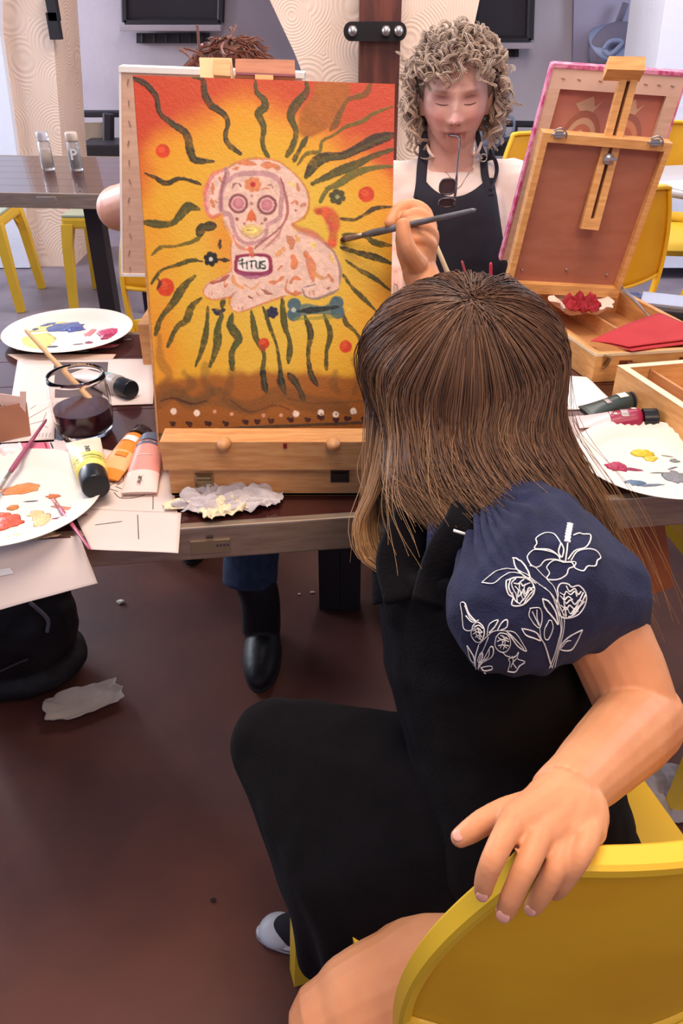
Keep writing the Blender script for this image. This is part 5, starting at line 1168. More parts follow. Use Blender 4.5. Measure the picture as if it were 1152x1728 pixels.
# embroidery on the near sleeve: threads laid on the cloth
def onto(px, py):
    r = ray(px, py).normalized(); h = bv.ray_cast(CAM, r)
    return (h[0]+h[1]*.0006) if h[0] is not None else None
def thread(cr, w=.00085, name='embroidery_thread', close=False):
    pts = spline([(x, y, 0) for x, y in cr], 6) if len(cr) > 2 else [Vector((x, y, 0)) for x, y in cr]
    P = [onto(740+p.x/2.796, 860+p.y/2.796) for p in pts]; P = [p for p in P if p]
    seg = []
    for i, p in enumerate(P):
        if seg and (p-seg[-1]).length > .02: break
        seg.append(p)
    return seg if len(seg) > 2 else None
EM = {'hibiscus_outline': [
 [(575,160),(560,135),(540,115),(500,112),(462,135),(465,160),(455,185),(520,190),(560,215),(572,235)],
 [(575,225),(530,200),(455,190),(422,215),(425,245),(450,272),(480,265),(500,240),(540,235),(590,245)],
 [(590,250),(545,240),(508,270),(522,300),(510,328),(560,330),(600,310),(612,280),(635,270),(625,250),(590,248)],
 [(610,245),(645,250),(640,275),(680,290),(700,268),(735,265),(745,240),(760,225),(740,195),(700,187),(650,200),(622,240)],
 [(608,235),(640,195),(690,180),(712,150),(712,120),(680,118),(660,113),(632,122)],
 [(575,160),(565,200),(580,225),(588,190),(578,160)], [(596,245),(602,200),(606,160)]],
 'stem': [
 [(520,745),(545,680),(562,620),(575,560),(560,480),(530,400),(490,365),(450,335),(400,298),(340,280),(280,288),(240,315),(205,345)],
 [(545,740),(565,660),(585,580),(590,510),(565,440),(545,370),(500,320),(455,275),(430,265)],
 [(205,345),(260,348),(300,318),(345,297),(400,310),(460,350)], [(532,745),(556,670),(575,590),(580,530),(566,470),(540,410),(500,368)],
 [(350,228),(360,270),(390,305),(430,322),(408,270),(375,235),(350,228)], [(490,420),(500,460),(540,510),(562,540),(550,480),(520,435),(490,420)],
 [(430,465),(425,500),(450,540),(475,555),(487,510),(478,465),(450,462),(430,465)], [(440,480),(455,510),(470,545)], [(462,470),(462,510),(474,545)], [(475,555),(480,600),(500,640),(524,725)],
 [(390,560),(410,590),(450,605),(480,615),(460,580),(420,565),(390,560)], [(520,520),(500,560),(498,600),(515,610),(537,560),(532,525),(520,520)],
 [(675,565),(625,590),(588,620),(570,655),(620,660),(650,620),(675,565)], [(575,650),(600,620),(620,615)], [(530,740),(515,680),(498,630)]],
 'peony': [
 [(320,335),(318,365),(330,400),(350,415),(345,450),(390,450),(430,420),(452,375),(425,330),(370,320),(320,335)],
 [(340,330),(330,370),(352,410)], [(365,325),(345,345),(350,375),(365,400),(370,440)], [(400,330),(380,350),(385,390),(400,430)], [(430,345),(405,360),(400,400),(415,425)],
 [(360,360),(375,380),(372,410),(390,395),(400,375),(410,400),(425,370),(440,380)], [(355,345),(370,352),(385,345),(395,360),(412,352)], [(450,365),(430,380),(410,410),(385,440)],[(448,380),(425,405),(400,445)],[(345,390),(360,430),(385,445)],
 [(562,400),(560,375),(575,350),(610,352),(625,365),(660,358),(690,395),(690,440),(660,490),(610,510),(572,500),(555,450),(562,400)],
 [(570,390),(590,400),(600,385),(620,400),(640,385),(650,410)], [(600,360),(615,385),(640,372),(655,400),(670,385)], [(585,420),(600,440),(620,425),(640,445),(660,425),(680,440)], [(575,450),(600,470),(615,450),(640,470),(660,450)], [(580,480),(600,460),(620,490),(640,465),(655,480)], [(690,400),(670,440),(640,490),(610,505)], [(680,390),(660,430),(625,500)], [(560,430),(575,470),(600,505)], [(590,400),(590,440),(600,500)],[(572,405),(590,425),(610,410),(630,425)],[(685,430),(655,465),(620,505)]],
 'small_flower': [
 [(115,435),(105,445),(112,490),(115,530),(122,562),(150,570),(185,545)], [(115,435),(128,445),(145,490),(180,530)], [(125,450),(150,510),(175,525)], [(130,500),(160,530),(190,520)], [(170,495),(175,530)], [(160,505),(178,530)],
 [(160,560),(155,590),(175,620),(200,620),(215,590),(212,555),(185,530),(165,545),(160,560)], [(165,570),(190,560),(205,580)], [(165,585),(185,575),(205,600)], [(175,600),(190,590),(200,612)], [(170,550),(190,545),(210,560)], [(175,565),(180,590),(195,610)],[(185,555),(195,580),(208,575)],
 [(190,640),(175,700),(180,775)], [(170,770),(172,700),(188,640)], [(185,775),(195,700),(220,640),(235,600)],[(190,635),(225,600),(262,572),(320,570),(362,582),(395,630),(412,665),(375,645),(345,605),(320,572)], [(330,580),(365,615),(400,655)],
 [(270,600),(265,640),(290,668),(320,665),(338,630),(325,590),(290,580),(270,600)], [(280,600),(300,620),(290,650)], [(300,590),(312,620),(305,655)], [(320,600),(300,630),(320,650)],[(275,620),(300,610),(330,620)],[(280,640),(300,635),(330,640)],[(290,590),(310,600),(328,610)],
 [(228,590),(240,540),(280,520),(265,552),(238,580)], [(278,565),(300,530),(322,520),(320,552),(290,568)],
 [(325,760),(335,722),(330,700),(360,690),(375,670),(370,700),(405,715),(380,735),(360,762),(325,760)], [(345,690),(350,710),(340,740)],[(335,690),(320,688),(300,670)],[(365,700),(350,720),(365,745)],
 [(188,740),(215,700),(245,645),(258,655),(250,692),(205,722),(190,745)], [(240,660),(235,690),(215,710)], [(200,742),(245,735),(250,750),(215,757),(200,742)],
 [(135,640),(150,700),(170,722),(165,690),(135,640)], [(195,680),(185,710),(195,720),(208,690),(205,672),(195,680)],[(210,785),(218,765),(228,790)]]}
for nm, ls in EM.items():
    b = MB()
    for l in ls:
        s_ = thread(l)
        if s_: b.tube(s_, .00052 if nm != 'stem' else .00058, 5, flat=.6)
    if nm == 'hibiscus_outline':
        s_ = thread([(604,155),(608,120),(612,95),(616,70)]); b.tube(s_, [.0022+.0006*math.sin(i*2.2) for i in range(len(s_))], 6, flat=.5)
    obj('embroidery', b, THREAD, sleeve)
# apron: bib, strap, skirt
ap = MB()
ap.tube(spline([CHEST+Vector((-.01,.01,.035)), CHEST.lerp(WST,.45), WST, HIPC+Vector((0,0,.07)), HIPC+Vector((-.01,.02,.02))],5), interp([.086,.094,.084,.092,.10],5), 28, flat=1.25, up=side)
ap.ell(C(700,1000,.72), (.032,.04,.05)); ap.ell(C(682,975,.73), (.022,.03,.032))
me = fuse([ap], .004, 8, 'apron_bib'); displace(me, lambda c,n: n*(.004*noise.noise(c*14)+.0015*noise.noise(c*45)))
obj('apron_bib', me, BLACKCLOTH, child)
b = MB(); b.sheet(lambda u,v: C(628+110*u, 962-10*math.sin(u*3.0)+60*v, .715-.05*u) , 12, 8, .002, (0,0,1)); obj('apron_flap', b, BLACKCLOTH, child, True)
b = MB()
b.tube(spline([C(800,862,.640), C(785,893,.632), C(760,930,.640), C(742,975,.655), C(730,1020,.66)],5), .019, 12, flat=.3, up=(CAM-C(750,920,.66)).normalized())
b.tube(spline([C(715,866,.70), C(692,900,.69), C(676,950,.69), C(690,1010,.68)],5), .022, 12, flat=.35, up=(CAM-C(700,930,.7)).normalized())
obj('apron_strap', b, BLACKCLOTH, child, True)
obj('strap_bead', MB().tube([C(765,895,.618), C(784,901,.618)], .0012, 8), WHITE, child, True)
# lace collar
lace = mat('navy_lace', (62,62,108), .8, c2=(30,32,60), ns=260, bump=.6, bs=600)
b = MB(); b.sheet(lambda u,v: C(722+34*u-8*v, 872+118*v, .672-.010*math.sin(u*3.1)), 8, 20, .003, (0,-1,0)); obj('lace_collar', b, lace, child, True)
# skirt: a draped hull from the waist over the right knee, hanging to the hem
pts = []
for c, r in ((HIPC+Vector((0,.0,.06)), .088), (HIPC+Vector((.03,-.02,.0)), .095), (HR, .075), (KR_+Vector((-.004,.0,.008)), .060)): pts += sphpts(c, r, 90)
hem = [C(452,1340,.995),C(476,1440,1.01),C(510,1530,1.025),C(532,1628,1.0),(-.035,.48,.47),(-.045,.56,.455),C(600,1545,.87),C(690,1508,.83),(-.0,.47,.23),(.05,.40,.33),(.12,.39,.36),(.2,.60,.40),(.10,.68,.34),(0,.72,.33)]
for q in hem: pts += sphpts(q, .012, 10)
me = fuse([hull(pts)], .0045, 16, 'apron_skirt')
def skd(c, n):
    h = .006*noise.noise(Vector((c.x*9, c.y*9, c.z*3)))+.003*noise.noise(Vector((c.x*26, c.y*26, c.z*8)))
    low = max(0,(.45-c.z)/.25); ang = math.atan2(c.y-.5, c.x-.1); h += .009*low*math.sin(ang*13+noise.noise(c*5)*2)
    return n*h
displace(me, skd); obj('apron_skirt', me, BLACKCLOTH, child)
# shoes
def shoe(ank, d, s=1.):
    d = Vector(d).normalized(); sd = Vector((d.y,-d.x,0)); P = lambda f, x, z: Vector((ank.x,ank.y,0))+d*f*s+sd*x*s+Vector((0,0,z*s))
    so = []
    for z, e in ((.001,-.002),(.006,.001),(.020,0),(.024,-.003)):
        ring = []
        for j in range(36):
            a = 2*math.pi*j/36; f = math.cos(a); L = .125 if f > 0 else .060; w = .040 if f > 0 else .033
            ring.append(P(.005+(L+e)*math.copysign(abs(f)**.9, f), (w+e)*math.sin(a)*(1.0-.08*f*f), z))
        so.append(ring)
    root = obj('shoe', MB().loft(so), mat('white_rubber',(206,202,204),.45), child, angle=40)
    so = []
    for z in (.013,.016):
        ring = []
        for j in range(36):
            a = 2*math.pi*j/36; f = math.cos(a); L = .1256 if f > 0 else .0606; w = .0406 if f > 0 else .0336
            ring.append(P(.005+L*math.copysign(abs(f)**.9, f), w*math.sin(a)*(1.0-.08*f*f), z))
        so.append(ring)
    obj('sole_stripe', MB().loft(so), BLACKP, root)
    b = MB(); b.ell(P(.085,0,.022), (.036*s,.040*s,.026*s), M3(sd,d,Vector((0,0,1)))); obj('toe_cap', b, mat('grey_rubber',(190,192,198),.35), root, True)
    b = MB(); b.ell(P(.03,0,.03), (.035*s,.075*s,.034*s), M3(sd,d,Vector((0,0,1)))); b.tube([P(-.01,0,.02),P(-.012,0,.06),P(-.012,0,.085)], [.036*s,.032*s,.033*s], 18); me_ = fuse([b], .003, 4, 'shoe_upper'); obj('shoe_upper', me_, mat('black_canvas',(28,26,32),.85), root)
    b = MB()
    for k in range(4): b.tube(spline([P(.055-.016*k,-.016,.052+.004*k),P(.052-.016*k,0,.062+.005*k),P(.055-.016*k,.016,.052+.004*k)],4), .002*s, 6)
    obj('shoe_lace', b, WHITE, root, True)
TOE = Z(452,1562,.02)
AR2 = TOE + Vector((.085,-.01,0)); shoe(Vector((AR2.x,AR2.y,0)), (-1,.05,0), .80)
shoe(AL, (-.8,-.35,0), .85)
# ------------------------------------------------------------------ hair of the child
def hairpaths(S, seed, layer=(0,.014), rnd=1.0):
    rs = np.random.RandomState(seed)
    T = {-215:((640,735,.84),(645,830,.82),(665,900,.79)), -190:((634,735,.79),(640,815,.77),(660,875,.75)), -172:((640,740,.75),(648,808,.74),(684,858,.72)), -155:((668,745,.71),(676,808,.69),(722,858,.67)),
         -135:((690,742,.69),(712,812,.675),(762,866,.660)), -112:((745,745,.674),(778,820,.657),(832,870,.642)), -85:((815,748,.668),(858,828,.648),(915,876,.634)), -60:((874,745,.672),(920,835,.66),(980,915,.68)),
         -35:((922,735,.695),(968,838,.69),(1040,1000,.75)), -10:((947,730,.745),(990,840,.755),(1062,1040,.79)), 20:((952,725,.79),(990,840,.79),(1056,1040,.81)), 60:((925,730,.85),(955,840,.85),(1000,1000,.86)),
         95:((860,750,.90),(880,830,.89),(900,900,.87)), 115:((700,690,.87),(660,790,.86),(660,900,.84)), 145:((640,735,.84),(628,850,.83),(668,965,.81))}
    ks = sorted(T); tab = np.array([[list(C(*q)) for q in T[k]] for k in ks])
    out = []; NP = 22
    ax = np.array([.087,.092,.078]); hc = np.array(HC)
    crown = np.array([-.004,-.034,.078])                       # whorl, relative to the centre
    zax = crown/ax; zax /= np.linalg.norm(zax); xax = np.cross([0,1,0], zax); xax /= np.linalg.norm(xax); yax = np.cross(zax, xax)
    nclump = max(40, S//14); clump_phi = rs.uniform(-215,145,nclump); clump_off = rs.normal(0,1,(nclump,3)); clump_len = rs.uniform(.78,1.12,nclump)
    for i in range(S):
        k = rs.randint(nclump); phi = clump_phi[k]+rs.normal(0,2.4)
        phi = min(max(phi,-214.9),144.9)
        th0 = abs(rs.normal(0,.35)); th0 = .03+th0 if rs.rand() < .7 else rs.uniform(.05,.8)
        p = math.radians(phi); lay = 1+ (layer[0]+(layer[1]-layer[0])*rs.rand()**1.2)/.09 - .0
        pts = []
        thE = 1.0 if -160 < phi < 40 else 1.22
        for th in np.linspace(th0, thE, 7) if th0 < .95 else [.9, thE]:
            d = math.sin(th)*(math.cos(p)*xax+math.sin(p)*yax)+math.cos(th)*zax
            pts.append(hc+d*ax*lay*(1+.018*math.sin(clump_off[k][0]*5+th*2))+np.array([.007,.007,0])*clump_off[k]*max(0,.5-th)+clump_off[k]*.0022*min(1,th))
        q = np.interp(phi, ks, np.arange(len(ks))); a = int(min(q, len(ks)-2)); f = q-a
        g = tab[a]*(1-f)+tab[a+1]*f
        off = clump_off[k]*np.array([.0055,.006,.002])*rnd*(.55 if phi < -150 or phi > 100 else 1); jit = rs.normal(0,.0016,3)*rnd
        for m_, gg in enumerate(g): pts.append(gg+(off*(.4+.6*m_)+jit*(1+m_*.8)))
        L = clump_len[k]*rs.uniform(.85,1.08)
        e = pts[-1]; pts[-1] = pts[-2]+(e-pts[-2])*L
        P = np.array(pts); # resample along a smooth spline
        seg = np.r_[0, np.cumsum(np.linalg.norm(np.diff(P,axis=0),axis=1))]; t = np.linspace(0, seg[-1], NP)
        R = np.stack([catm(seg, P[:,c], t) for c in range(3)], 1)
        ph = rs.uniform(0,6.28,3); w = np.linspace(0,1,NP)[:,None]**1.5
        R = R + w*.0022*rnd*np.sin(np.linspace(0,1,NP)[:,None]*rs.uniform(4,9)+ph)
        out.append(R)
    return np.array(out), rs
def catm(x, y, t):
    m = np.gradient(y, x); i = np.clip(np.searchsorted(x, t)-1, 0, len(x)-2); h = x[i+1]-x[i]; s = (t-x[i])/h
    return (2*s**3-3*s**2+1)*y[i]+(s**3-2*s**2+s)*h*m[i]+(-2*s**3+3*s**2)*y[i+1]+(s**3-s**2)*h*m[i+1]
def hairmat(name, rough=.42):
    m = mat(name, (80,50,30), rough, attr='Col', spec=.45); b = m.node_tree.nodes['Principled BSDF']; b.inputs['Anisotropic'].default_value = .6
    return m
HM = hairmat('brown_hair')
P_, rs = hairpaths(16000, 11)
S, NPt, _ = P_.shape
w = np.linspace(0,1,NPt)[None,:]
rad = .00050*(1-.72*w**3)*rs.uniform(.7,1.15,(S,1))
dark, mid, tip = srgb((76,51,38)), srgb((126,88,62)), srgb((170,126,88))
r_ = rs.rand(S,1)**1.6
base = dark[None,None]*(1-r_[...,None])+mid[None,None]*r_[...,None]
cols = base*(1-(w**5)[...,None]*.75)+tip[None,None]*((w**5)[...,None]*.55)
me = strands_mesh('long_hair', P_, rad, cols); me.materials.append(HM)
hair = bpy.data.objects.new('hair', me); link(hair, child)
b = MB(); b.ell(HC+Vector((.002,-.004,.000)), (.081,.085,.072), n=40, m=30); capm = mat('scalp_hair_base',(60,38,27),.7); 
me = b.mesh('hair_base', True); obj('hair_underlayer', me, capm, hair, True)
# stray single hairs + long loose locks at left
P2, rs2 = hairpaths(260, 5, (.008,.016), 2.6); S2 = len(P2)
lock = []
for k in range(420):
    o3 = rs2.normal(0,1,3)
    a = [C(660,620,.74), C(650,740,.735), C(628,830,.730), C(606,880,.728), C(612,930,.722), C(655,968,.712), C(695,1010,.70), C(712,1075,.695)] if k < 170 else [C(640,640,.76), C(632,740,.755), C(628,830,.75), C(626,900,.745), C(648,950,.735), C(690,985,.72), C(722,1040,.71), C(738,1090,.70)]
    L = len(a); cut = rs2.randint(5, 9) if k % 3 else 8; a = a[:min(L,cut+1)]
    P = np.array([np.array(p)+o3*np.array([.0042,.005,.001])*(1-.085*i*1.0)+rs2.normal(0,.0007,3) for i, p in enumerate(a)])
    seg = np.r_[0, np.cumsum(np.linalg.norm(np.diff(P,axis=0),axis=1))]; t = np.linspace(0, seg[-1], NPt); lock.append(np.stack([catm(seg, P[:,c], t) for c in range(3)], 1))
for k in range(120):                                           # wisps behind the arm at the right
    o3 = rs2.normal(0,1,3); a = [C(985,960,.76), C(1040,1050,.765), C(1030,1130,.75), C(985,1180,.735), C(965,1215,.725), C(985,1245,.722)]
    P = np.array([np.array(p)+o3*np.array([.006,.005,.002])*(1-.1*i)+rs2.normal(0,.001,3) for i, p in enumerate(a)])
    seg = np.r_[0, np.cumsum(np.linalg.norm(np.diff(P,axis=0),axis=1))]; t = np.linspace(0, seg[-1], NPt); lock.append(np.stack([catm(seg, P[:,c], t) for c in range(3)], 1))
P2 = np.concatenate([P2, np.array(lock)]); S2 = len(P2)
rad = np.r_[np.full(260,.00028), np.full(S2-260,.0005)][:,None]*(1-.6*w**2)
c2 = np.broadcast_to(mid*.85, (S2,NPt,3))*(1-w[...,None]**1.2)+srgb((190,142,92))*(w[...,None]**1.2)
me = strands_mesh('loose_locks', P2, rad, c2.astype(np.float32)); me.materials.append(HM); o = bpy.data.objects.new('loose_lock', me); link(o, hair)
# her brush
GREYH = mat('grey_brush_handle', (120,124,136), .35, c2=(96,90,86), ns=14, stretch=(3,3,3))
brush(BT, BE, .0042, GREYH, 'long grey paintbrush held in the child right hand, tip on the canvas', bl=.05, fl=.14, ferr=mat('worn_ferrule',(150,124,104),.4,.7))
# ------------------------------------------------------------------ the woman
WC = C(768,168,1.72)
fW = Vector((-.10,-1,-.13)).normalized(); uW = (Vector((-.03,0,1))-fW*Vector((-.03,0,1)).dot(fW)).normalized(); xW = fW.cross(uW).normalized()
hd, RW = head_mb(WC, xW, fW, uW, .96, n=150, m=120)
wb = MB(); wb.add(hd.v, hd.f)
NKW = WC+Vector((.0,.045,-.150))
wb.tube(spline([WC+Vector((0,.03,-.05)), WC+Vector((0,.035,-.105)), NKW],4), interp([.056,.054,.062],4), 24)
wb.tube(spline([NKW+Vector((0,.0,.01)), NKW+Vector((0,.0,-.08)), NKW+Vector((0,.01,-.28)), Vector((NKW.x,NKW.y+.02,.50)), Vector((NKW.x,NKW.y+.02,.47))],5), interp([.056,.090,.100,.12,.115],5), 28, flat=1.35, up=(1,0,0))
SW = [NKW+Vector((s_*.150,.0,-.035)) for s_ in (-1,1)]
wb.tube([SW[0], NKW+Vector((0,0,-.035)), SW[1]], [.040,.046,.040], 16)
EW = [SW[0]+Vector((-.05,-.06,-.24)), SW[1]+Vector((.045,-.05,-.25))]; WW = [Vector((NKW.x-.14,NKW.y-.28,.80)), Vector((NKW.x+.17,NKW.y-.28,.80))]
for a, e, wv, th in ((SW[0],EW[0],WW[0],1),(SW[1],EW[1],WW[1],-1)):
    wb.tube(spline([a, a.lerp(e,.5), e],4), interp([.046,.042,.038],4), 18, round_ends=True)
    wb.tube(spline([e, e.lerp(wv,.5), wv],4), interp([.038,.034,.026],4), 18, round_ends=True)
    relaxed_hand(wb, wv, Vector((0,-1,-.05)), Vector((0,0,1)), .95, th)
for s_ in (-1,1):
    h = Vector((NKW.x+s_*.09, NKW.y+.02, .50)); k = Vector((NKW.x+s_*.12, NKW.y-.40, .52)); an = Vector((NKW.x+s_*.12, NKW.y-.38, .06))
    wb.tube(spline([h, h.lerp(k,.5), k],4), interp([.085,.078,.062],4), 20, round_ends=True); wb.tube(spline([k, k.lerp(an,.4), an],4), interp([.060,.054,.036],4), 18, round_ends=True)
me = fuse([wb], .0028, 2, 'body')
ca = me.color_attributes.new('Col','FLOAT_COLOR','POINT'); n_ = len(me.vertices); co = np.zeros(n_*3); me.vertices.foreach_get('co', co); co = co.reshape(-1,3)
loc = (co-np.array(WC)) @ np.array(RW)/.96
gx = lambda cx, cz, sx, sz: np.exp(-((loc[:,0]-cx)/sx)**2-((loc[:,2]-cz)/sz)**2)*(loc[:,1] > .03)
colr = np.ones((n_,4)); base_ = srgb((216,168,152)); colr[:,:3] = base_
def mixc(c, a): colr[:,:3] = colr[:,:3]*(1-a[:,None])+srgb(c)*a[:,None]
mixc((214,130,118), .55*(gx(.045,-.02,.022,.022)+gx(-.045,-.02,.022,.022))); mixc((216,132,118), .5*gx(0,-.02,.014,.012)); mixc((186,106,100), np.clip(1.1*gx(0,-.0535,.021,.0085),0,1))
mixc((104,50,48), np.clip(1.1*gx(0,-.0525,.024,.0024),0,1)+.6*gx(.022,-.059,.003,.008)+.6*gx(-.022,-.059,.003,.008)); mixc((158,100,92), .7*(gx(.031,.018,.018,.010)+gx(-.031,.018,.018,.010))); mixc((206,140,124), .35*gx(0,-.08,.05,.03))  # shade of mouth line, mouth corners and eye sockets painted into the skin
mixc((134,92,76), .75*(gx(.030,.033,.018,.0035)+gx(-.030,.033,.018,.0035)))
ca.data.foreach_set('color', colr.astype(np.float32).ravel())
woman = thing('person', 'seated person with curly grey blonde hair, cream sweater and black apron', 'person', (NKW.x, NKW.y-.1, 0))
obj('body', me, SKINW, woman)
bvw = BVHTree.FromPolygons([v.co[:] for v in me.vertices], [tuple(p.vertices) for p in me.polygons])
def onface(x, z, lift=.0008):
    o_ = WC + RW @ Vector((x*.96, .2, z*.96)); h = bvw.ray_cast(o_, -fW); return (h[0]-(-fW)*lift) if h[0] else WC
LASH = mat('lash', (70,44,38), .7); EYEW = mat('eye_sliver', (120,110,112), .3)
for s_ in (-1,1):
    b = MB(); b.tube([onface(s_*.031+x, .0085-.0022*(1-(x/.014)**2)+.001) for x in (-.014,-.009,-.004,0,.004,.009,.014)], [.0004,.0011,.0013,.0014,.0013,.0011,.0004], 6, flat=.6); obj('eyelashes', b, LASH, woman, True)
    b = MB(); b.tube([onface(s_*.031+x, .0215+.002*(1-(x/.014)**2)) for x in (-.013,-.006,0,.006,.013)], [.0003,.0006,.0007,.0006,.0003], 6, flat=.5); obj('eyelid_crease', b, mat('crease',(160,104,94),.6), woman, True)
for s_ in (-1,1): b = MB(); b.ell(onface(s_*.0075,-.0295,.0), (.0026,.002,.0016), RW, 10, 6); obj('nostril', b, mat('nostril_dark',(110,54,48),.8), woman, True)
# sweater
sw = MB()
sw.tube(spline([NKW+Vector((0,.0,-.006)), NKW+Vector((0,-.004,-.035)), NKW+Vector((0,-.008,-.085)), NKW+Vector((0,.0,-.28)), Vector((NKW.x,NKW.y+.02,.50))],5), interp([.066,.092,.116,.128,.138],5), 30, flat=1.36, up=(1,0,0))
sw.tube(spline([SW[0], NKW+Vector((-.07,0,-.030)), NKW+Vector((0,0,-.030)), NKW+Vector((.07,0,-.030)), SW[1]],4), .056, 18)
for a, e, wv in ((SW[0],EW[0],WW[0]),(SW[1],EW[1],WW[1])):
    sw.tube(spline([a, a.lerp(e,.5), e],4), interp([.060,.058,.052],4), 18, round_ends=True); sw.tube(spline([e, e.lerp(wv,.5), wv],4), interp([.050,.044,.036],4), 18)
me = fuse([sw], .0045, 8, 'sweater'); displace(me, lambda c,n: n*(.006*noise.noise(Vector((c.x*12,c.y*12,c.z*5)))+.002*noise.noise(c*30)))
obj('sweater', me, SWEATER, woman)
bsw = BVHTree.FromPolygons([v.co[:] for v in me.vertices], [tuple(p.vertices) for p in me.polygons])
def onsw(px, py, lift=.004):
    r = ray(px,py).normalized(); h = bsw.ray_cast(CAM, r); return (h[0]-r*lift) if h[0] else C(px,py,1.78)
# apron on her: bib outline on the sweater
L_ = [(715,215),(708,300),(700,340),(694,420),(690,480)]; 
def bibedge(px_l, px_r, py): return
def apx(u, v):
    y = 300+200*v
    xl = np.interp(y, [300,330,400,500], [712,697,690,684]); xr = np.interp(y, [300,330,400,500], [834,838,848,866])
    x = xl*(1-u)+xr*u
    top = 300+ (32 if True else 0)*math.sin(math.pi*min(1,max(0,(u-.02)/.90)))*(1 if u < .95 else .5) + (0 if u < .5 else 22*(u-.5)*0)
    yy_ = top + (500-top)*v
    xl = np.interp(yy_, [300,330,400,500], [712,700,690,684]); xr = np.interp(yy_, [300,330,400,500], [832,838,848,866]); x = xl*(1-u)+xr*u
    return onsw(x, yy_, .007+.002*math.sin(u*9+v*3))
APW = mat('charcoal_apron', (36,34,44), .85, c2=(42,40,52), ns=8, bump=.15, bs=300)
b = MB(); b.sheet(apx, 30, 26, .002, (0,-1,0)); obj('apron', b, APW, woman, True)
b = MB()
for q in ([(716,222),(716,250),(712,280),(710,310),(706,335)],):
    pl = [onsw(x,y,.007) for x, y in q]; b.tube(spline(pl,4), .0125, 10, flat=.25, up=(0,-1,0)); 
obj('apron_strap', b, APW, woman, True)
b = MB(); pl = [onsw(x,y,.008) for x, y in ((804,222),(809,245),(816,262))]; b.tube(spline(pl,4), .006, 8, flat=.4, up=(0,-1,0)); obj('apron_strap', b, APW, woman, True)
b = MB(); pl = [onsw(x,y,.014) for x, y in ((817,268),(832,266),(838,285),(834,305),(826,322))]; b.tube(spline(pl,5), .0075, 8, flat=.5, up=(0,-1,0)); pl = [onsw(x,y,.010) for x, y in ((816,270),(818,295),(824,318),(828,330))]; b.tube(spline(pl,5), .009, 8, flat=.4, up=(0,-1,0)); obj('strap_loop', b, APW, woman, True)
q = onsw(815,266,.016); b = MB(); b.tube([q+Vector((.008*math.cos(a*.5236),-.003,.008*math.sin(a*.5236))) for a in range(13)], .0018, 6); obj('strap_ring', b, STEEL, woman, True)
b = MB(); b.tube(spline([onsw(x,y,.002) for x,y in ((722,258),(735,272),(760,300),(772,318),(788,296),(806,262))],5), .0009, 5); obj('necklace', b, mat('fine_chain',(200,170,130),.3,.8), woman, True)
b = MB(); b.tube(spline([onsw(x,y,.001) for x,y in ((717,240),(728,262),(748,272),(770,275),(792,270),(806,256),(812,240))],5), .0035, 8); obj('neckline', b, SWEATER, woman, True)
# trousers + shoes so that she is complete under the table
tr = MB()
for s_ in (-1,1):
    h = Vector((NKW.x+s_*.09, NKW.y+.02, .50)); k = Vector((NKW.x+s_*.12, NKW.y-.40, .52)); an = Vector((NKW.x+s_*.12, NKW.y-.38, .09))
    tr.tube(spline([h, h.lerp(k,.5), k],4), interp([.097,.088,.074],4), 20, round_ends=True); tr.tube(spline([k, k.lerp(an,.4), an],4), interp([.070,.064,.056],4), 18)
obj('trousers', fuse([tr], .006, 6, 'trousers'), mat('dark_trousers',(40,40,48),.9), woman)
for s_ in (-1,1):
    b = MB(); c = Vector((NKW.x+s_*.12, NKW.y-.43, .035)); b.ell(c, (.042,.115,.034)); b.tube([c+Vector((0,.05,0)), c+Vector((0,.05,.06))], [.042,.038], 16); obj('shoe', fuse([b], .005, 4, 'shoe'), mat('dark_shoe',(30,28,30),.5), woman)
# curls
def curls(center, R, ax, S, seed, keep, rcurl=(.006,.011), length=(.035,.065), cols=((138,116,102),(214,190,170)), rad=.0010, strands=7, out=.010, lenf=None):
    rs = np.random.RandomState(seed); paths = []; cc = []; n = 0; NPp = 18; c1_, c2_ = srgb(cols[0]), srgb(cols[1])
    while n < S:
        d = rs.normal(size=3); d /= np.linalg.norm(d)
        if not keep(d): continue
        n += 1; root = d*ax*rs.uniform(.96,1.06); nrm = d/ax; nrm /= np.linalg.norm(nrm)
        down = np.array([0,0,-1.])+rs.normal(0,.45,3)+nrm*.35; dirv = down-nrm*down.dot(nrm)*.75; dirv /= np.linalg.norm(dirv)
        e1 = nrm; e2 = np.cross(dirv, e1); L = rs.uniform(*length)*(lenf(d) if lenf else 1); rc = rs.uniform(*rcurl); tw = rs.uniform(7,12)*(1 if rs.rand() < .5 else -1); ph0 = rs.uniform(0,6.28)
        t = np.linspace(0,1,NPp)[:,None]; mixr = rs.rand()
        for s in range(strands):
            dp = rs.normal(0,.22); dr = 1+rs.normal(0,.16); jj = rs.normal(0,.0013,3)
            p = root + dirv*L*t + e1*(out*np.sin(t*math.pi*.8) + rc*dr*np.cos(tw*t+ph0+dp)*np.minimum(1,t*4)) + e2*(rc*dr*np.sin(tw*t+ph0+dp)*np.minimum(1,t*4)) + jj
            paths.append(p); m_ = np.clip(mixr*.7+.5*rs.rand()*t+.1*rs.rand(),0,1); cc.append(c1_*(1-m_)+c2_*m_)
    P = np.array(paths); Rn = np.array(R); P = P @ Rn.T + np.array(center)
    return P, np.full(P.shape[:2], rad)*(1-.5*np.linspace(0,1,NPp)[None]**2), np.array(cc)
HCW = WC + RW @ Vector((0,-.012,.018))
keepW = lambda d: not (d[1] > .22 and d[2] < .56) and not (d[2] < -.62) and not (d[1] > -.1 and abs(d[0]) < .72 and d[2] < .30)
P, rd, cl = curls(HCW, RW, np.array([.090,.108,.112]), 620, 3, keepW, lenf=lambda d: 1.0+.35*(d[2]<.2))
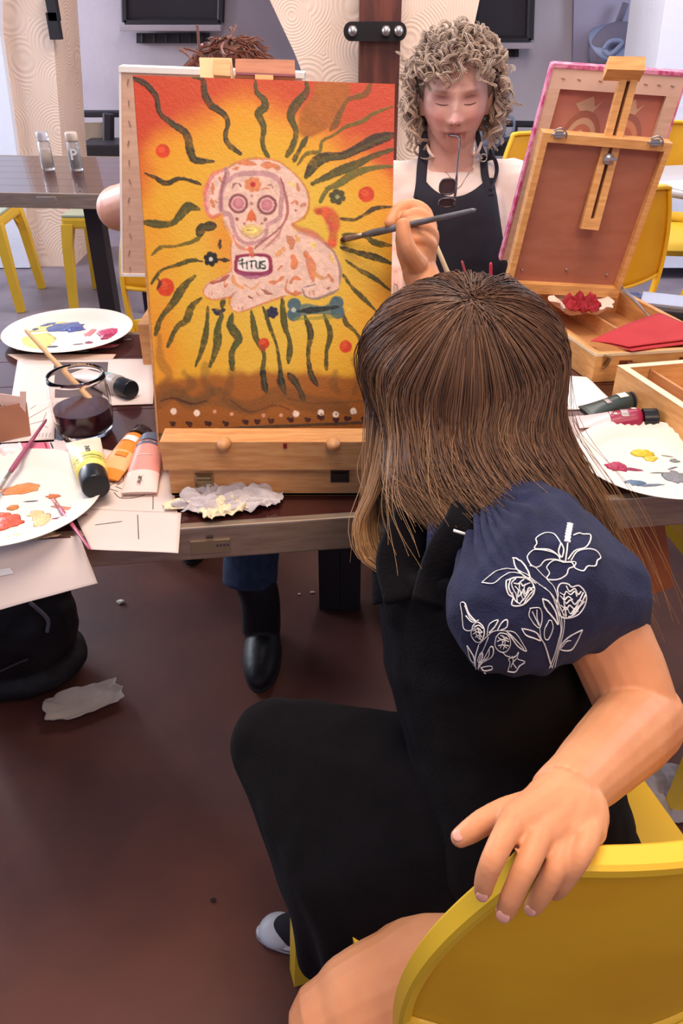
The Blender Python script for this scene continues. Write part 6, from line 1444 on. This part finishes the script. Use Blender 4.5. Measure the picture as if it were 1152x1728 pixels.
me = strands_mesh('curly_hair', P, rd, cl.astype(np.float32)); HW = hairmat('ash_blonde_hair', .5); me.materials.append(HW); hw = bpy.data.objects.new('hair', me); link(hw, woman)
b = MB(); rings = []
me = MB().ell(HCW+RW @ Vector((0,-.022,.010)), (.083,.092,.104), RW, 40, 30).mesh('hair_base', True)
displace(me, lambda c,n: n*.004*noise.noise(c*60)); obj('hair_underlayer', me, mat('ash_base',(122,100,84),.8), hw)
# glasses hanging from her mouth
t = thing('eyeglasses', 'dark framed eyeglasses hanging by one arm from the mouth', 'glasses', C(765,320,1.66))
mouth = onface(.012,-.054,.002); TMPL = mat('dark_temple', (70,52,60), .3); 
g0 = C(760,316,1.655); 
b = MB(); b.tube(spline([mouth, C(775,232,1.665), C(775,250,1.665), C(772,275,1.66), C(770,300,1.655)],5), [.0022]*21, 8); obj('temple_arm', b, TMPL, t, True)
def lens(c, rx, rz, lab):
    pts = []
    for k in range(25):
        a = 2*math.pi*k/24; sx = math.copysign(abs(math.cos(a))**.75, math.cos(a)); sz = math.copysign(abs(math.sin(a))**.75, math.sin(a)); pts.append(c+Vector((rx*sx, -.006*sz, rz*sz)))
    obj('rim', MB().tube(pts, .0022, 8), mat('silver_dark_rim',(96,84,90),.25,.3), t, True)
    obj('lens', MB().add(pts[:-1], [tuple(range(24))]), mat('dark_lens',(92,76,80),.08,spec=.8), t)
lens(C(755,315,1.655), .0165,.0165,''); lens(C(754,342,1.66), .0165,.010,'')
b = MB(); b.tube(spline([C(770,300,1.655), C(769,318,1.65), C(767,332,1.655), C(765,348,1.66)],4), .0028, 8); obj('front_hinge', b, TMPL, t, True)
# ------------------------------------------------------------------ the person hidden behind the canvases
t3 = thing('person', 'person mostly hidden behind the canvases, only bare elbow, reddish hair and booted leg visible', 'person', (-.26,1.9,0))
t3['label'] = 'person hidden behind the left canvases, bare elbow, red hair and booted leg showing'
H3 = C(392,176,1.74); f3 = Vector((.05,-1,-.45)).normalized(); u3 = (Vector((0,0,1))-f3*f3.z).normalized(); x3 = f3.cross(u3)
hd3, R3 = head_mb(H3, x3, f3, u3, .93, n=70, m=56); pb = MB(); pb.add(hd3.v, hd3.f)
N3 = H3+Vector((0,.05,-.16)); S3 = [N3+Vector((s_*.16,.0,-.06)) for s_ in (-1,1)]
pb.tube([H3+Vector((0,.03,-.05)), H3+Vector((0,.04,-.10)), N3], [.052,.050,.058], 20)
pb.tube(spline([N3, N3+Vector((0,0,-.09)), N3+Vector((0,.01,-.28)), Vector((N3.x,N3.y+.02,.48))],5), interp([.060,.10,.105,.12],5), 24, flat=1.35, up=(1,0,0))
pb.tube([S3[0], N3+Vector((0,0,-.04)), S3[1]], [.046,.053,.046], 16)
E3 = C(200,352,1.58); W3 = C(330,300,1.36); E3r = S3[1]+Vector((.03,-.1,-.24)); W3r = C(470,400,1.40)
pb.tube(spline([S3[0], S3[0].lerp(E3,.5)+Vector((-.01,0,.01)), E3],4), interp([.050,.046,.044],4), 18, round_ends=True)
pb.tube(spline([E3, E3.lerp(W3,.3), W3],4), interp([.042,.040,.025],4), 18, round_ends=True); relaxed_hand(pb, W3, (W3-E3), Vector((0,0,1)), .9, -1)
pb.tube(spline([S3[1], E3r],4), interp([.046,.038],4), 18, round_ends=True); pb.tube(spline([E3r, E3r.lerp(W3r,.5), W3r],4), interp([.038,.034,.025],4), 18, round_ends=True); relaxed_hand(pb, W3r, (W3r-E3r), Vector((0,0,1)), .9, 1)
L3 = []
boot = Z(443,1150,0); ank = Vector((boot.x-.008, boot.y+.10, .08)); hemc = D(424,1030,ank.y+.02)
for s_, an in ((-1, Vector((-.40,1.80,.08))), (1, ank)):
    h = Vector((N3.x+s_*.085, N3.y+.03, .50)); k = Vector((an.x-.01, an.y+.14, .50)); L3.append((h,k,an))
    pb.tube(spline([h, h.lerp(k,.5), k],4), interp([.082,.074,.058],4), 20, round_ends=True); pb.tube(spline([k, k.lerp(an,.4), an],4), interp([.056,.05,.034],4), 18, round_ends=True)
obj('body', fuse([pb], .004, 3, 'body'), mat('skin_c',(224,160,132),.5,sss=.12,c2=(214,148,122),ns=14), t3)
sh = MB(); sh.tube(spline([N3+Vector((0,0,-.04)), N3+Vector((0,0,-.09)), N3+Vector((0,.01,-.28)), Vector((N3.x,N3.y+.02,.50))],5), interp([.07,.112,.118,.132],5), 24, flat=1.36, up=(1,0,0)); sh.tube([S3[0]+Vector((-.0,0,0)), N3+Vector((0,0,-.055)), S3[1]], [.056,.06,.056], 16)
obj('shirt', fuse([sh], .005, 6, 'shirt'), mat('white_shirt',(226,214,208),.9), t3)
jn = MB()
for h, k, an in L3:
    jn.tube(spline([h, h.lerp(k,.5), k],4), interp([.095,.085,.070],4), 20, round_ends=True); jn.tube(spline([k, k.lerp(an,.35), Vector((an.x-.022,an.y+.02,.175))],4), interp([.068,.062,.060],4), 20)
me = fuse([jn], .005, 5, 'jeans'); displace(me, lambda c,n: n*.003*noise.noise(c*25)); obj('jeans', me, JEANS, t3)
BT_ = mat('black_boot', (24,20,22), .45, bump=.2, bs=80, spec=.3)
for h, k, an in L3:
    b = MB(); b.tube(spline([Vector((an.x-.016,an.y+.02,.21)), Vector((an.x,an.y+.01,.15)), Vector((an.x,an.y,.06))],4), interp([.046,.044,.044],4), 20); b.ell(Vector((an.x+.004,an.y-.045,.042)), (.042,.115,.040)); b.ell((an.x+.004,an.y-.035,.010), (.044,.112,.010))
    obj('boot', fuse([b], .004, 5, 'boot'), BT_, t3)
keep3 = lambda d: not (d[1] > .30 and d[2] < .45) and d[2] > -.5
P, rd, cl = curls(H3+R3 @ Vector((0,-.01,.015)), R3, np.array([.080,.100,.110]), 260, 8, keep3, rcurl=(.002,.005), length=(.06,.11), cols=((104,56,40),(164,98,70)), rad=.0009, strands=7, out=.004)
me = strands_mesh('reddish_hair', P, rd, cl.astype(np.float32)); me.materials.append(hairmat('reddish_hair', .45)); h3 = bpy.data.objects.new('hair', me); link(h3, t3)
obj('hair_underlayer', MB().ell(H3+R3 @ Vector((0,-.018,.012)), (.074,.088,.104), R3, 30, 20), mat('reddish_base',(96,52,38),.8), h3, True)
b = MB(); q = C(352,79,1.66)
t = thing('hair_clip', 'glittering pale pink clip in the reddish hair above the canvas', 'clip', q)
b.tube(spline([q+Vector((-.014,0,.002)), q+Vector((0,-.004,.005)), q+Vector((.016,0,-.003))],4), .0045, 8); obj('clip_bar', b, mat('dark_clip',(90,50,60),.3), t, True)
b = MB()
for i in range(5): b.ell(q+Vector((-.012+.006*i,-.005,.004-.0016*i)), .0022, n=8, m=6)
obj('clip_stones', b, mat('pink_stones',(240,190,220),.1,spec=.9), t, True)
# ================================================================== light
w = bpy.data.worlds.new('world'); SC.world = w; w.use_nodes = True
bg = w.node_tree.nodes['Background']; bg.inputs[0].default_value = (.62,.68,1,1); bg.inputs[1].default_value = .42
def area(name, loc, target, size, power, col, sy=None):
    l = bpy.data.lights.new(name, 'AREA'); l.energy = power; l.color = col; l.shape = 'RECTANGLE'; l.size = size; l.size_y = sy or size
    o = bpy.data.objects.new(name, l); COL.objects.link(o); o.location = loc
    o.rotation_euler = (Vector(target)-Vector(loc)).to_track_quat('-Z','Y').to_euler(); return o
area('ceiling_lamp', (-.1,.75,2.75), (.0,.9,0), .9, 32, (1,.85,.71))
area('ceiling_lamp_behind', (.55,-.7,2.6), (.1,.8,.8), .8, 19, (1,.74,.50))
area('daylight_left', (-3.6,3.4,1.9), (0,3.2,.9), 2.2, 90, (.78,.86,1))
area('daylight_right', (3.8,3.6,1.9), (1,4.2,.9), 1.6, 60, (.78,.86,1))
area('daylight_far', (-3.9,5.2,1.7), (0,5.5,1.3), .9, 130, (.90,.92,1))
area('fill_light_far', (.4,3.2,2.75), (.3,3.6,0), 1.4, 55, (1,.90,.82))  # unseen overhead fill, added to brighten the grey back wall
SC.view_settings.view_transform = 'Standard'; SC.view_settings.look = 'None'; SC.view_settings.gamma = 1; SC.view_settings.use_curve_mapping = False
SC.view_settings.exposure = .35
